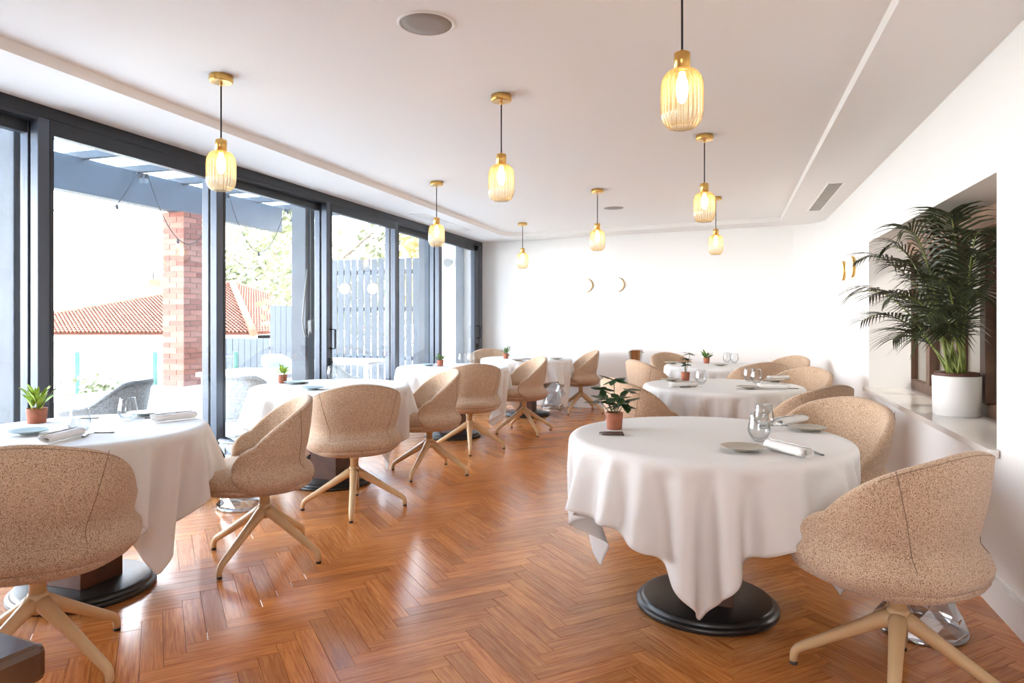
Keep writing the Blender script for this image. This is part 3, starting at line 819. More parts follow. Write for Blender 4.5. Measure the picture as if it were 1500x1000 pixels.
# ------------------------------------------------------------------ tables with draped square cloths
def drape(seed, bending):
    """lets a square cloth fall over a round table top and keeps the draped shape"""
    N, A, RT, FR = 66, 0.862, 0.60, 90
    rnd = random.Random(seed)
    disc = MB().lathe([(0.0, 0.0), (RT - 0.02, 0.0), (RT - 0.012, -0.002), (RT - 0.005, -0.007), (RT, -0.014), (RT, -0.03), (RT - 0.01, -0.045), (0.3, -0.05)], 96).build('drape_disc', None)
    disc.modifiers.new('collision', 'COLLISION'); disc.collision.thickness_outer = 0.003; disc.collision.cloth_friction = 3
    vs = []
    for j in range(N + 1):
        for i in range(N + 1):
            x = -A + 2 * A * i / N; y = -A + 2 * A * j / N; r = math.hypot(x, y); z = 0.006
            if r > RT:
                ph = math.atan2(y, x)
                z += (r - RT) * (-0.25 + 0.05 * (math.sin(11 * ph + seed) + math.sin(17 * ph + 2 * seed) + math.sin(7 * ph + 3 * seed))) + rnd.uniform(0, 0.004)
            vs.append((x, y, z))
    n1 = N + 1
    fs = [(j * n1 + i, j * n1 + i + 1, (j + 1) * n1 + i + 1, (j + 1) * n1 + i) for j in range(N) for i in range(N)]
    me = bpy.data.meshes.new('drape'); me.from_pydata(vs, [], fs)
    me.polygons.foreach_set('use_smooth', [True] * len(fs))
    c = link('drape', me)
    vg = c.vertex_groups.new(name='pinned')
    vg.add([k for k, v in enumerate(vs) if math.hypot(v[0], v[1]) < RT - 0.05], 1.0, 'REPLACE')
    cm = c.modifiers.new('cloth', 'CLOTH'); st = cm.settings
    st.quality = 6; st.mass = 0.25
    st.tension_stiffness = st.compression_stiffness = 25; st.shear_stiffness = 8; st.bending_stiffness = bending
    st.tension_damping = st.compression_damping = 15; st.shear_damping = 10; st.bending_damping = 0.8; st.air_damping = 2
    st.vertex_group_mass = 'pinned'
    cc = cm.collision_settings; cc.use_collision = True; cc.distance_min = 0.003; cc.collision_quality = 2
    cc.use_self_collision = True; cc.self_distance_min = 0.004; cc.self_friction = 5
    cm.point_cache.frame_start = 1; cm.point_cache.frame_end = FR
    scene.frame_start = 1; scene.frame_end = FR
    for f in range(1, FR + 1): scene.frame_set(f)
    sb = c.modifiers.new('smooth', 'SUBSURF'); sb.levels = 1; sb.render_levels = 1
    so = c.modifiers.new('hem', 'SOLIDIFY'); so.thickness = 0.0012; so.offset = 0
    dg = bpy.context.evaluated_depsgraph_get()
    out = bpy.data.meshes.new_from_object(c.evaluated_get(dg))
    bpy.data.objects.remove(c); bpy.data.objects.remove(disc)
    scene.frame_set(1)
    out.name = 'tablecloth'; out.materials.clear(); out.materials.append(M_cloth)
    out.polygons.foreach_set('use_smooth', [True] * len(out.polygons))
    return out
CL = [drape(1, 0.7), drape(2, 1.3)]
TOP = 0.752
def make_table():
    o = empty('pedestal_table')
    MB().lathe([(0.0, 0.0), (0.300, 0.0), (0.304, 0.004), (0.304, 0.020), (0.300, 0.025), (0.288, 0.026), (0.287, 0.030), (0.285, 0.036), (0.279, 0.044), (0.270, 0.047), (0.0, 0.047)], 72).build('base_plate', M_disc, o)
    MB().box(-0.112, 0.112, -0.112, 0.112, 0.046, 0.705, 0.004).build('column', M_colwood, o)
    MB().lathe([(0.0, 0.700), (0.57, 0.700), (0.595, 0.712), (0.598, 0.725), (0.596, 0.738), (0.585, 0.745), (0.0, 0.746)], 64).build('tabletop', M_colwood, o)
    return o
tb0 = make_table()
TB = [(-2.88, 2.45, 'nearest window table', 'the lime-green potted plant', 0, 0),
      (-2.94, 4.64, 'second window table', 'the small orange pot', 1, 0),
      (-2.85, 6.88, 'third window table', 'a potted plant by the dark stile', 0, 90),
      (-2.55, 8.70, 'farthest window table', 'a thin upright potted plant', 1, 180),
      (-0.09, 3.14, 'nearest right table', 'the dark-leaved potted plant', 1, 180),
      (-0.04, 5.58, 'middle right table', 'three tumblers and a potted plant', 0, 270),
      (-0.08, 7.95, 'farthest right table', 'the farthest potted plant', 1, 90)]
for i, (x, y, nm, w_, k, rz) in enumerate(TB):
    o = tb0 if i == 0 else copy_tree(tb0)
    tag(o, 'round table with dark column and black disc base, the %s' % nm, 'table', 'round pedestal tables'); place(o, x, y, 0, 0)
    sc = 0.88 if i == 0 else 1.0
    for ch in o.children:
        if ch.name.startswith('tabletop'): ch.scale = (sc, sc, 1)
    c = link('tablecloth', CL[k]); c.location = (x, y, 0.7475); c.scale = (sc, sc, 1); c.rotation_euler = (0, 0, R(45 + rz))
    tag(c, 'white cloth draped over the %s with %s' % (nm, w_), 'tablecloth', 'white tablecloths')
TZ = 0.7546

# ------------------------------------------------------------------ tableware
def make_plate(m):
    o = MB().lathe([(0.0, 0.0), (0.030, 0.0), (0.034, 0.002), (0.036, 0.006), (0.055, 0.011), (0.078, 0.0165), (0.083, 0.019), (0.0835, 0.0205), (0.082, 0.021), (0.06, 0.0165), (0.03, 0.013), (0.0, 0.0125)], 48).build('side_plate', m)
    return o
def make_glass():
    o = empty('glass_tumbler')
    prof = [(0.0, 0.003), (0.018, 0.003), (0.022, 0.005), (0.034, 0.020), (0.043, 0.036), (0.046, 0.046), (0.0445, 0.060), (0.040, 0.085), (0.035, 0.113), (0.0338, 0.1165), (0.0325, 0.113), (0.0375, 0.085), (0.042, 0.060), (0.0435, 0.046), (0.0405, 0.037), (0.031, 0.022), (0.015, 0.012), (0.0, 0.011)]
    MB().lathe(prof, 40).build('bowl', M_tumbler, o)
    return o
def make_napkin():
    """rolled linen napkin: a flattened spiral roll"""
    L = 0.19; vs = []; fs = []; K = 44; nl = 9
    for i in range(nl):
        x = -L / 2 + L * i / (nl - 1)
        for k in range(K + 1):
            an = 2 * math.pi * 2.2 * k / K; r = 0.010 + 0.013 * k / K
            wob = 1 + 0.05 * math.sin(5 * x * 20 + k * 0.4)
            vs.append((x + 0.004 * math.sin(k * 0.7), 1.25 * r * math.cos(an) * wob, 0.0205 + 0.86 * r * math.sin(an) * wob))
    for i in range(nl - 1):
        for k in range(K):
            fs.append((i * (K + 1) + k, i * (K + 1) + k + 1, (i + 1) * (K + 1) + k + 1, (i + 1) * (K + 1) + k))
    o = MB().add(vs, fs, True).build('napkin', M_napkin)
    md = o.modifiers.new('thickness', 'SOLIDIFY'); md.thickness = 0.0018
    return o
def make_knife():
    o = empty('table_knife')
    MB().box(-0.10, 0.0, -0.0075, 0.0075, 0.0, 0.006, 0.0025).build('handle', M_cutlery, o)
    b = MB(); pts = [(0.0, -0.006), (0.02, -0.008), (0.085, -0.009), (0.105, -0.003), (0.11, 0.006), (0.0, 0.006)]
    n = len(pts); b.add([(x, y, 0.0022) for x, y in pts] + [(x, y, 0.0038) for x, y in pts], [tuple(range(n))[::-1], tuple(range(n, 2 * n))] + [(i, (i + 1) % n, n + (i + 1) % n, n + i) for i in range(n)])
    b.build('blade', M_silver, o)
    return o
protos = {}
def item(kind, x, y, rz, lab, cat, grp, make, z=TZ, sc=1.0):
    if kind not in protos: protos[kind] = make(); o = protos[kind]
    else: o = copy_tree(protos[kind])
    tag(o, lab, cat, grp); place(o, x, y, z, R(rz)); o.scale = (sc, sc, sc); return o
PL, GL, NP, KN = [], [], [], []
for px, py, m, lab in [(43, 632, 'b', 'blue-grey side plate beside the lime-green potted plant'),
                       (212, 605, 'b', 'blue-grey side plate behind the tumbler at the right edge of the nearest window table'),
                       (432, 560, 'b', 'dark side plate next to the orange pot on the second window table'),
                       (458, 568, 'b', 'pale side plate on the second window table, front of the dark one'),
                       (628, 534, 'b', 'side plate left of the pot on the third window table'),
                       (759, 527, 'g', 'side plate right of the thin potted plant on the farthest window table'),
                       (815, 525, 'g', 'side plate near the free right edge of the farthest window table'),
                       (1087, 656, 'g', 'front beige side plate on the nearest right table'),
                       (1183, 627, 'g', 'rear beige side plate on the nearest right table, by the pale chair'),
                       (983, 556, 'g', 'dark side plate left of the pot on the middle right table'),
                       (1096, 567, 'g', 'side plate in front of the two tumblers on the middle right table'),
                       (1135, 557, 'g', 'side plate by the chair on the right rim of the middle right table'),
                       (1055, 534, 'g', 'side plate right of the pot on the farthest right table'),
                       (984, 531, 'g', 'side plate on the left rim of the farthest right table')]:
    x, y = at(px, py, TZ + 0.012)
    item('plate' + m, x, y, 0, lab, 'plate', 'stoneware side plates', lambda: make_plate(M_plateblue if m == 'b' else M_plate))
for px, py, lab in [(117, 637, 'front stemless tumbler on the nearest window table, before the lying cutlery'),
                    (187, 616, 'stemless tumbler with the wicker chair seen through it, nearest window table'),
                    (487, 556, 'tumbler at the far right of the second window table'),
                    (690, 531, 'right tumbler on the third window table'),
                    (677, 532, 'left tumbler on the third window table'),
                    (1112, 647, 'front tumbler on the nearest right table, by the front plate'),
                    (1119, 628, 'rear tumbler on the nearest right table, showing behind the front one'),
                    (1027, 563, 'tumbler right of the pot on the middle right table'),
                    (1097, 559, 'taller looking rear tumbler beside the chair back on the middle right table'),
                    (1108, 562, 'front tumbler of the pair on the middle right table'),
                    (1065, 531, 'left tumbler on the farthest right table'),
                    (1076, 532, 'right tumbler on the farthest right table')]:
    x, y = at(px, py, TZ)
    item('glass', x, y, 0, lab, 'glass', 'stemless tumblers', make_glass)
for px, py, rz, lab in [(92, 641, 86.5, 'folded napkin in front of the front tumbler on the nearest window table'),
                        (255, 613, 49.5, 'rolled beige napkin at the right rim of the nearest window table'),
                        (1153, 661, -69.5, 'rolled white napkin in front of the tumblers on the nearest right table'),
                        (1160, 618, 35.5, 'white napkin behind the rear plate on the nearest right table'),
                        (1001, 565, 8, 'folded napkin with cutlery at the left of the middle right table'),
                        (1132, 568, -12, 'rolled white napkin at the front right of the middle right table'),
                        (1140, 555, 25, 'white napkin behind the plate at the chair on the middle right table')]:
    x, y = at(px, py, TZ + 0.01)
    item('napkin', x, y, rz + math.degrees(YAW), lab, 'napkin', 'linen napkins', make_napkin, sc=1.08)
for px, py, rz, lab in [(128, 636, 110.5, 'knife crossing the napkin on the nearest window table'),
                        (138, 634, 185, 'dark handled cutlery beside the knife on the nearest window table'),
                        (118, 613, 190, 'dark handled knife behind the front tumbler, nearest window table'),
                        (212, 613, 200, 'cutlery between tumbler and rolled napkin on the nearest window table'),
                        (1189, 661, 93.5, 'dark cutlery handle sticking out of the rolled napkin, nearest right table'),
                        (1132, 623, 20, 'cutlery behind the rear tumbler on the nearest right table'),
                        (1012, 567, 8, 'dark cutlery in front of the napkin at the left of the middle right table'),
                        (1152, 569, 165, 'dark cutlery handle at the front right of the middle right table')]:
    x, y = at(px, py, TZ)
    item('knife', x, y, rz + math.degrees(YAW), lab, 'cutlery', 'table knives', make_knife, z=TZ + 0.0005, sc=0.85)
# leather D-shaped coaster in front of the plant on the nearest right table
x, y = at(896, 636, TZ)
pts = [(0.055, -0.035), (0.055, 0.035)] + [(-0.01 - 0.05 * math.sin(R(180 * k / 12)), 0.035 * math.cos(R(180 * k / 12))) for k in range(13)]
n = len(pts)
co = MB().add([(a, b, 0.0) for a, b in pts] + [(a * 0.98, b * 0.98, 0.008) for a, b in pts], [tuple(range(n))[::-1], tuple(range(n, 2 * n))] + [(i, (i + 1) % n, n + (i + 1) % n, n + i) for i in range(n)]).build('leather_coaster', M_leather)
tag(co, 'flat dark brown leather coaster in front of the dark-leaved potted plant', 'coaster'); place(co, x, y, TZ, YAW - R(4)); co.scale = (0.95, 1, 1)
for px, py, lab in ((440, 561, 'dark flat coaster beside the orange pot on the second window table'), (772, 526, 'dark flat coaster right of the thin potted plant')):
    x, y = at(px, py, TZ); c = copy_tree(co); tag(c, lab, 'coaster'); place(c, x, y, TZ, YAW); c.scale = (1, 1, 1)

# ------------------------------------------------------------------ small potted plants
def leaf_mesh(name, L, W, m, curl=0.25, n=5, fold=0.25):
    vs = []; fs = []
    for i in range(n + 1):
        t = i / n; w_ = W * math.sin(math.pi * min(1, t * 0.92 + 0.04)) ** 0.8 * (1 - 0.25 * t)
        z = curl * L * (t - t * t * 1.4); x = L * t
        vs += [(x, -w_ / 2, z + fold * w_ * 0.5), (x, 0, z), (x, w_ / 2, z + fold * w_ * 0.5)]
    for i in range(n):
        for k in (0, 1): fs.append((i * 3 + k, i * 3 + k + 1, (i + 1) * 3 + k + 1, (i + 1) * 3 + k))
    me = MB().add(vs, fs, True).mesh(name, m); return me
def pot(o, r=0.036, h=0.066):
    MB().lathe([(0.0, 0.0), (r * 0.84, 0.0), (r * 0.86, 0.003), (r * 0.98, h - 0.014), (r * 1.0, h), (r * 0.93, h), (r * 0.90, h - 0.012), (0.0, h - 0.012)], 32).build('pot', M_terracotta, o)
    MB().lathe([(0.0, h - 0.009), (r * 0.5, h - 0.008), (r * 0.91, h - 0.010)], 20).build('soil', M_soil, o)
def put_leaf(me, o, p, d, roll=0.0, s=1.0):
    l = link('leaf', me, o)
    d = Vector(d).normalized(); up = Vector((0, 0, 1)) if abs(d.z) < 0.97 else Vector((1, 0, 0))
    y = up.cross(d).normalized(); z = d.cross(y)
    M = Matrix((d, y, z)).transposed().to_4x4() @ Matrix.Rotation(roll, 4, 'X')
    l.matrix_local = Matrix.Translation(p) @ M @ Matrix.Scale(s, 4)
    return l
def plant_upright():
    o = empty('potted_plant'); pot(o, 0.046, 0.072); rnd = random.Random(5)
    me = leaf_mesh('leaf', 0.10, 0.030, M_leaflime, 0.10, 6, 0.3)
    for k in range(34):
        a = k * 2.399; e = rnd.uniform(0.25, 1.35)
        d = (math.cos(a) * math.cos(e), math.sin(a) * math.cos(e), math.sin(e) + 0.25)
        r0 = 0.022 * rnd.random()
        put_leaf(me, o, (r0 * math.cos(a), r0 * math.sin(a), 0.064 + rnd.uniform(0, 0.05)), d, rnd.uniform(-0.6, 0.6), rnd.uniform(0.55, 1.0))
    st = MB()
    tip = Vector((0.115, -0.05, 0.19)); st.tube([(0.0, 0, 0.06), (0.05, -0.02, 0.12), tip], 0.0022, 6)
    st.build('stem', M_twig, o)
    me2 = leaf_mesh('leaf', 0.055, 0.016, M_leafmid, 0.15, 5)
    for p, d in (((0.06, -0.025, 0.13), (1, 0.2, 0.5)), ((0.085, -0.035, 0.155), (0.9, -0.8, 0.6)), ((0.1, -0.045, 0.175), (1, 0.3, 1.0)), (tuple(tip), (1, -0.3, 0.8))):
        put_leaf(me2, o, p, d)
    return o
def plant_umbrella():
    o = empty('potted_plant'); pot(o, 0.036, 0.070); rnd = random.Random(11)
    me = leaf_mesh('leaf', 0.068, 0.044, M_leafdark, -0.10, 5, 0.2)
    st = MB()
    heads = [((-0.05, 0.0, 0.165), 7), ((0.005, 0.03, 0.20), 7), ((0.055, -0.01, 0.165), 6), ((0.01, -0.035, 0.13), 7), ((-0.03, 0.02, 0.12), 6), ((0.05, 0.02, 0.11), 7), ((-0.06, -0.02, 0.115), 5), ((0.02, 0.0, 0.10), 6)]
    for (x, y, z), n_ in heads:
        st.tube([(x * 0.1, y * 0.1, 0.058), (x * 0.45, y * 0.45, z * 0.65), (x, y, z)], [0.0025, 0.002, 0.0015], 6)
        for k in range(n_):
            a = 2 * math.pi * k / n_ + rnd.random()
            put_leaf(me, o, (x, y, z), (math.cos(a), math.sin(a), rnd.uniform(-0.75, 0.25)), rnd.uniform(-0.4, 0.4), rnd.uniform(0.75, 1.1))
    st.build('stem', M_twig, o)
    return o
def plant_tuft(m, n_, e0, e1, L, W, seed):
    o = empty('potted_plant'); pot(o, 0.036, 0.068); rnd = random.Random(seed)
    me = leaf_mesh('leaf', L, W, m, -0.05, 5)
    for k in range(n_):
        a = k * 2.399; e = rnd.uniform(e0, e1)
        put_leaf(me, o, (0.012 * math.cos(a), 0.012 * math.sin(a), 0.062 + 0.03 * rnd.random()), (math.cos(a) * math.cos(e), math.sin(a) * math.cos(e), math.sin(e)), rnd.uniform(-0.5, 0.5), rnd.uniform(0.6, 1.05))
    return o
def plant_tree():
    o = empty('potted_plant'); pot(o, 0.037, 0.070); rnd = random.Random(4)
    me = leaf_mesh('leaf', 0.06, 0.026, M_leafdark, -0.12, 5, 0.2)
    st = MB()
    for (x, y, z), n_ in (((0.0, 0.0, 0.185), 8), ((-0.01, 0.0, 0.15), 8), ((0.035, 0.015, 0.225), 7), ((0.0, 0.01, 0.135), 7)):
        st.tube([(x * 0.1, y * 0.1, 0.06), (x * 0.6, y * 0.6, z * 0.7), (x, y, z)], 0.0022, 6)
        for k in range(n_):
            a = 2 * math.pi * k / n_ + rnd.random()
            put_leaf(me, o, (x, y, z), (math.cos(a), math.sin(a), rnd.uniform(-0.5, 0.15)), rnd.uniform(-0.4, 0.4), rnd.uniform(0.75, 1.1))
    st.build('stem', M_twig, o)
    return o
for px, py, mk, lab, rz, s in [(54, 619, plant_upright, 'lime-green leafy plant in a terracotta pot on the nearest window table', 30, 1.0),
                    (414, 561, lambda: plant_tuft(M_leaflime, 22, 0.2, 1.2, 0.075, 0.026, 2), 'small spreading plant in an orange terracotta pot on the second window table', 0, 1.0),
                    (645, 536, lambda: plant_tuft(M_leafmid, 18, 0.1, 1.3, 0.07, 0.03, 8), 'small green plant in a terracotta pot on the third window table', 0, 1.0),
                    (741, 525, lambda: plant_tuft(M_leafmid, 14, 0.75, 1.4, 0.10, 0.022, 9), 'thin upright plant in a small terracotta pot on the farthest window table', 0, 1.0),
                    (900, 628, plant_umbrella, 'dark-leaved branching plant in a terracotta pot on the nearest right table', 20, 1.12),
                    (1004, 557, plant_tree, 'small tree-like plant in a terracotta pot on the middle right table', -20, 1.0),
                    (1035, 532, lambda: plant_tuft(M_leafmid, 24, 0.1, 1.1, 0.085, 0.034, 3), 'bushy plant in a terracotta pot on the farthest right table', 0, 1.0)]:
    x, y = at(px, py, TZ); o = mk()
    tag(o, lab, 'plant', 'small potted plants'); place(o, x, y, TZ, R(rz)); o.scale = (s, s, s)

# ------------------------------------------------------------------ clear acrylic stools, ice bucket, wooden table corner
def make_stool():
    o = empty('acrylic_stool'); rnd = random.Random(2)
    rings = []; n = 10
    prof = [(0.160, 0.0), (0.165, 0.03), (0.150, 0.075), (0.118, 0.14), (0.088, 0.22), (0.098, 0.29), (0.128, 0.36), (0.150, 0.42), (0.150, 0.45)]
    vs = []; fs = []
    for i, (r, z) in enumerate(prof):
        for k in range(n):
            an = 2 * math.pi * (k + 0.5 * (i % 2)) / n; j = rnd.uniform(0.90, 1.08) if 0 < i < len(prof) - 1 else 1
            vs.append((r * j * math.cos(an), r * j * math.sin(an), z + (rnd.uniform(-0.012, 0.012) if 1 < i < len(prof) - 1 else 0)))
    for i in range(len(prof) - 1):
        for k in range(n):
            a, b = i * n + k, i * n + (k + 1) % n; c, d = a + n, b + n
            if i % 2 == 0: fs += [(a, b, c), (b, d, c)]
            else: fs += [(a, b, d), (a, d, c)]
    # facets pushed in and out, like cut crystal
    bm = bmesh.new(); bv = [bm.verts.new(v) for v in vs]
    for f in fs: bm.faces.new([bv[i] for i in f])
    bmesh.ops.recalc_face_normals(bm, faces=bm.faces)
    me = bpy.data.meshes.new('body'); bm.to_mesh(me); bm.free(); me.materials.append(M_acrylic)
    link('body', me, o)
    MB().lathe([(0.0, 0.447), (0.15, 0.447), (0.155, 0.452), (0.155, 0.459), (0.15, 0.463), (0.0, 0.463)], 28).build('seat', M_acrylic, o)
    MB().lathe([(0.150, 0.0), (0.166, 0.0), (0.170, 0.006), (0.168, 0.018), (0.150, 0.022), (0.148, 0.01)], 28).build('foot_ring', M_acrylic, o)
    return o
st0 = make_stool()
for i, (x, y, lab) in enumerate(((0.75, 3.16, 'faceted clear acrylic stool under the large pale chair in the right front corner'), (-3.13, 3.86, 'clear acrylic stool between the first two window tables'), (-2.40, 9.53, 'clear acrylic stool by the back wall behind the farthest window table'))):
    o = st0 if i == 0 else copy_tree(st0)
    tag(o, lab, 'stool', 'clear acrylic stools'); place(o, x, y, 0, R(20 * i))
bx, by = atd(931, 9.15)
sd = empty('bucket_stand', (bx, by, 0)); tag(sd, 'slim steel stand holding the ice bucket by the back wall', 'stand')
MB().lathe([(0.0, 0.0), (0.14, 0.0), (0.14, 0.012), (0.03, 0.022), (0.012, 0.05), (0.012, 0.60), (0.016, 0.615), (0.0, 0.62)], 32).build('pole', M_silver, sd)
MB().lathe([(0.0, 0.615), (0.078, 0.615), (0.082, 0.619), (0.082, 0.625), (0.0, 0.625)], 32).build('tray', M_silver, sd)
bk = empty('ice_bucket', (bx, by, 0.626)); tag(bk, 'polished steel ice bucket on its stand by the back wall', 'bucket')
MB().lathe([(0.0, 0.0), (0.066, 0.0), (0.070, 0.006), (0.094, 0.225), (0.099, 0.229), (0.099, 0.235), (0.095, 0.237), (0.089, 0.226), (0.066, 0.012), (0.0, 0.01)], 40).build('bucket_body', M_silver, bk)
for s_ in (-1, 1):
    MB().tube([(s_ * 0.092, -0.018, 0.205), (s_ * 0.108, -0.018, 0.203), (s_ * 0.112, 0, 0.2), (s_ * 0.108, 0.018, 0.203), (s_ * 0.092, 0.018, 0.205)], 0.005, 8).build('handle', M_silver, bk)
cx_, cy_ = at(71, 940, 0.75)
wt = empty('wooden_table', (cx_, cy_, 0)); wt.rotation_euler = (0, 0, R(-6)); tag(wt, 'dark wooden table, only one corner showing at the bottom left', 'table')
MB().box(-0.9, 0.0, -0.75, 0.0, 0.69, 0.75, 0.012).build('tabletop', M_tablewood, wt)
for a, b in ((-0.12, -0.12), (-0.82, -0.12), (-0.12, -0.67), (-0.82, -0.67)):
    MB().box(a - 0.035, a + 0.035, b - 0.035, b + 0.035, 0, 0.69, 0.006).build('leg', M_tablewood, wt)

# ------------------------------------------------------------------ the palm in the niche
def make_palm():
    px_, py_ = 1.290, 4.64
    o = empty('potted_palm', (px_, py_, 0.702)); tag(o, 'tall areca palm in a white round planter on the niche sill', 'plant')
    MB().lathe([(0.0, 0.0), (0.118, 0.0), (0.122, 0.003), (0.126, 0.225), (0.124, 0.232), (0.117, 0.232), (0.115, 0.215), (0.0, 0.21)], 48).build('planter', M_potwhite, o)
    MB().lathe([(0.108, 0.215), (0.112, 0.250), (0.116, 0.252), (0.1165, 0.244), (0.113, 0.226)], 40).build('inner_pot', mat('brown_plastic_pot', (0.10, 0.035, 0.022), 0.5), o)
    MB().lathe([(0.0, 0.236), (0.06, 0.236), (0.109, 0.232)], 24).build('soil', M_soil, o)
    rnd = random.Random(21)
    # (sideways along the wall +Y = away, into the room -X, rise, length of frond)
    tips = [(-0.46, 0.42, 0.86), (-0.52, 0.20, 0.62), (-0.36, 0.55, 0.62), (-0.20, 0.62, 0.84), (-0.30, -0.10, 0.92), (-0.14, -0.34, 0.98), (-0.02, 0.16, 0.98), (-0.42, 0.46, 0.46),
            (-0.40, -0.16, 0.58), (0.02, -0.46, 0.80), (-0.22, -0.50, 0.66), (-0.12, 0.50, 0.56), (-0.34, 0.16, 0.90), (-0.24, -0.36, 0.48),
            (-0.10, 0.34, 0.78), (0.02, -0.30, 0.60), (-0.06, -0.60, 0.90), (-0.20, 0.02, 0.70), (-0.16, 0.20, 0.42), (-0.10, -0.22, 0.40), (-0.26, 0.34, 0.34), (-0.22, -0.08, 0.36)]
    for k, (tx, ty, tz) in enumerate(tips):
        a = k * 2.399; b0 = Vector((0.045 * math.cos(a), 0.05 * math.sin(a), 0.235))
        tip = Vector((tx, ty, tz + 0.16 if tz > 0.9 else tz + 0.1))
        P1 = b0.lerp(tip, 0.25); P1.z = b0.z + (tip.z - b0.z) * 0.50 + 0.05
        P2 = b0.lerp(tip, 0.62); P2.z = max(tip.z, b0.z) + 0.08 + 0.18 * (0.4 - tip.z * 0.25)
        def bez(t): return b0 * (1 - t) ** 3 + P1 * 3 * t * (1 - t) ** 2 + P2 * 3 * t * t * (1 - t) + tip * t ** 3
        pts = [bez(i / 14) for i in range(15)]
        st = MB().tube(pts, [0.007 - 0.0055 * i / 14 for i in range(15)], 6)
        f = st.build('frond', M_palmstem, o)
        lf = MB(); NL = 19
        for i in range(NL):
            t = 0.38 + 0.62 * (i / (NL - 1)); p = bez(min(1, t)); q = bez(max(0, t - 0.02)); dirn = (p - q).normalized()
            side = dirn.cross(Vector((0, 0, 1))).normalized(); upv = side.cross(dirn)
            for s_ in (-1, 1):
                L = (0.27 * math.sin(math.pi * (0.16 + 0.78 * (i / (NL - 1)))) ** 0.8 + 0.05) * rnd.uniform(0.85, 1.12)
                wd = 0.0088 * rnd.uniform(0.8, 1.15)
                d0 = (side * s_ * 0.80 + dirn * (0.62 + 0.3 * i / NL) + upv * 0.30).normalized()
                wv = d0.cross(upv).normalized()
                vs = []
                for m_ in range(5):
                    u = m_ / 4; c = p + d0 * L * u - Vector((0, 0, 1)) * L * 0.50 * u * u
                    ww = wd * (0.55 + 1.0 * u if u < 0.4 else 0.95 * (1 - (u - 0.4) / 0.6) + 0.02)
                    if c.x + px_ > NX - 0.035: c.x = NX - 0.035 - px_
                    if c.y + py_ < NY0 + 0.02 and c.x + px_ > XR - 0.03: c.y = NY0 + 0.02 - py_ + 0.004 * m_
                    vs += [c - wv * ww, c + wv * ww]
                lf.add(vs, [(2 * m_, 2 * m_ + 1, 2 * m_ + 3, 2 * m_ + 2) for m_ in range(4)], True)
        lo = lf.build('leaflets', M_palmleaf, f); lo['kind'] = 'stuff'
    cs = MB()
    return o
make_palm()

# ------------------------------------------------------------------ outside: terrace, pergola, pillar, fences, garden, house
tag(rbox('floor_terrace', M_terrace, (-7.2, XL - 0.15, -4.0, 11.4, -0.12, -0.02)), kind='structure')
tag(rbox('ground', M_ground, (-70, -7.15, -40, 70, -1.9, -1.6)), kind='structure')
tag(rbox('wall_terrace', M_housewall, (-7.2, -6.72, -4.0, 11.2, -1.6, 0.40), bev=0.01), kind='structure')
tag(MB().box(-4.55, XL - 0.15, 10.45, 10.6, -0.02, 3.2).build('wall_exterior', M_housewall), kind='structure')

pg = tag(empty('pergola', (-5.3, 4.0, 0)), 'blue-grey timber pergola over the terrace outside the glass doors', 'pergola')
def pk(name, m, b, bev=0.006): return kid(rbox(name, m, b, bev=bev), pg)
pk('beam', M_steelgrey, (-6.95, -6.79, -4.0, 9.3, 2.66, 3.05))
pk('wall_plate', M_steelgrey, (-3.98, -3.90, -1.0, 10.4, 2.75, 3.05))
rme = None
for k in range(14):
    y = 5.77 + 0.735 * (k - 7)
    r_ = rbox('rafter', M_steelgrey, (-7.1, -3.9, -0.032, 0.032, 3.035, 3.122), bev=0.005) if rme is None else link('rafter', rme)
    rme = r_.data; r_.location = (0, y, 0); kid(r_, pg)
pk('roof_sheet', M_opal, (-7.05, -3.92, -4.0, 10.42, 3.125, 3.135), 0)
pk('post', M_post, (-4.14, -3.92, on_x(20, -3.92), on_x(38, -3.92), 0.0, 2.76))
pk('post', M_post, (-4.06, -3.90, on_x(427, -4.06), on_x(461, -3.90), 0.0, 2.76))
pk('post', M_post, (-4.06, -3.90, on_x(613, -4.06), on_x(643, -3.90), 0.0, 2.76))
pk('post', M_post, (-4.04, -3.90, on_x(667, -4.04), on_x(689, -3.90), 0.0, 2.76))

def brick_pillar():
    o = tag(empty('brick_pillar', (-6.87, 7.30, 0.40)), 'red brick pillar on the white terrace wall, carrying the pergola beam', 'pillar')
    h = 0.17; ch = 0.0708; n = 32
    MB().box(-h + 0.008, h - 0.008, -h + 0.008, h - 0.008, 0.0, n * ch).build('mortar_core', M_mortar, o)
    bl, bw = 0.222, 0.110
    me = MB().box(-bl / 2, bl / 2, -bw / 2, bw / 2, 0.005, ch - 0.005, 0.0).mesh('brick', M_brick)
    rnd = random.Random(6)
    mats = [me]
    for i, c in enumerate(((0.26, 0.095, 0.065), (0.18, 0.056, 0.038), (0.24, 0.10, 0.072))):
        m2 = me.copy(); m2.materials.clear(); m2.materials.append(mat('red_brick_tone_%d' % i, c, 0.85, vary=0.15, vary_scale=5)); mats.append(m2)
    for i in range(n):
        s_ = 1 if i % 2 == 0 else -1
        for k in range(4):
            a = k * math.pi / 2
            x, y = (-h + bl / 2) * s_, -h + bw / 2
            b = link('brick', rnd.choice(mats), o)
            b.location = (x * math.cos(a) - y * math.sin(a), x * math.sin(a) + y * math.cos(a), i * ch)
            b.rotation_euler = (0, 0, a)
    return o
brick_pillar()

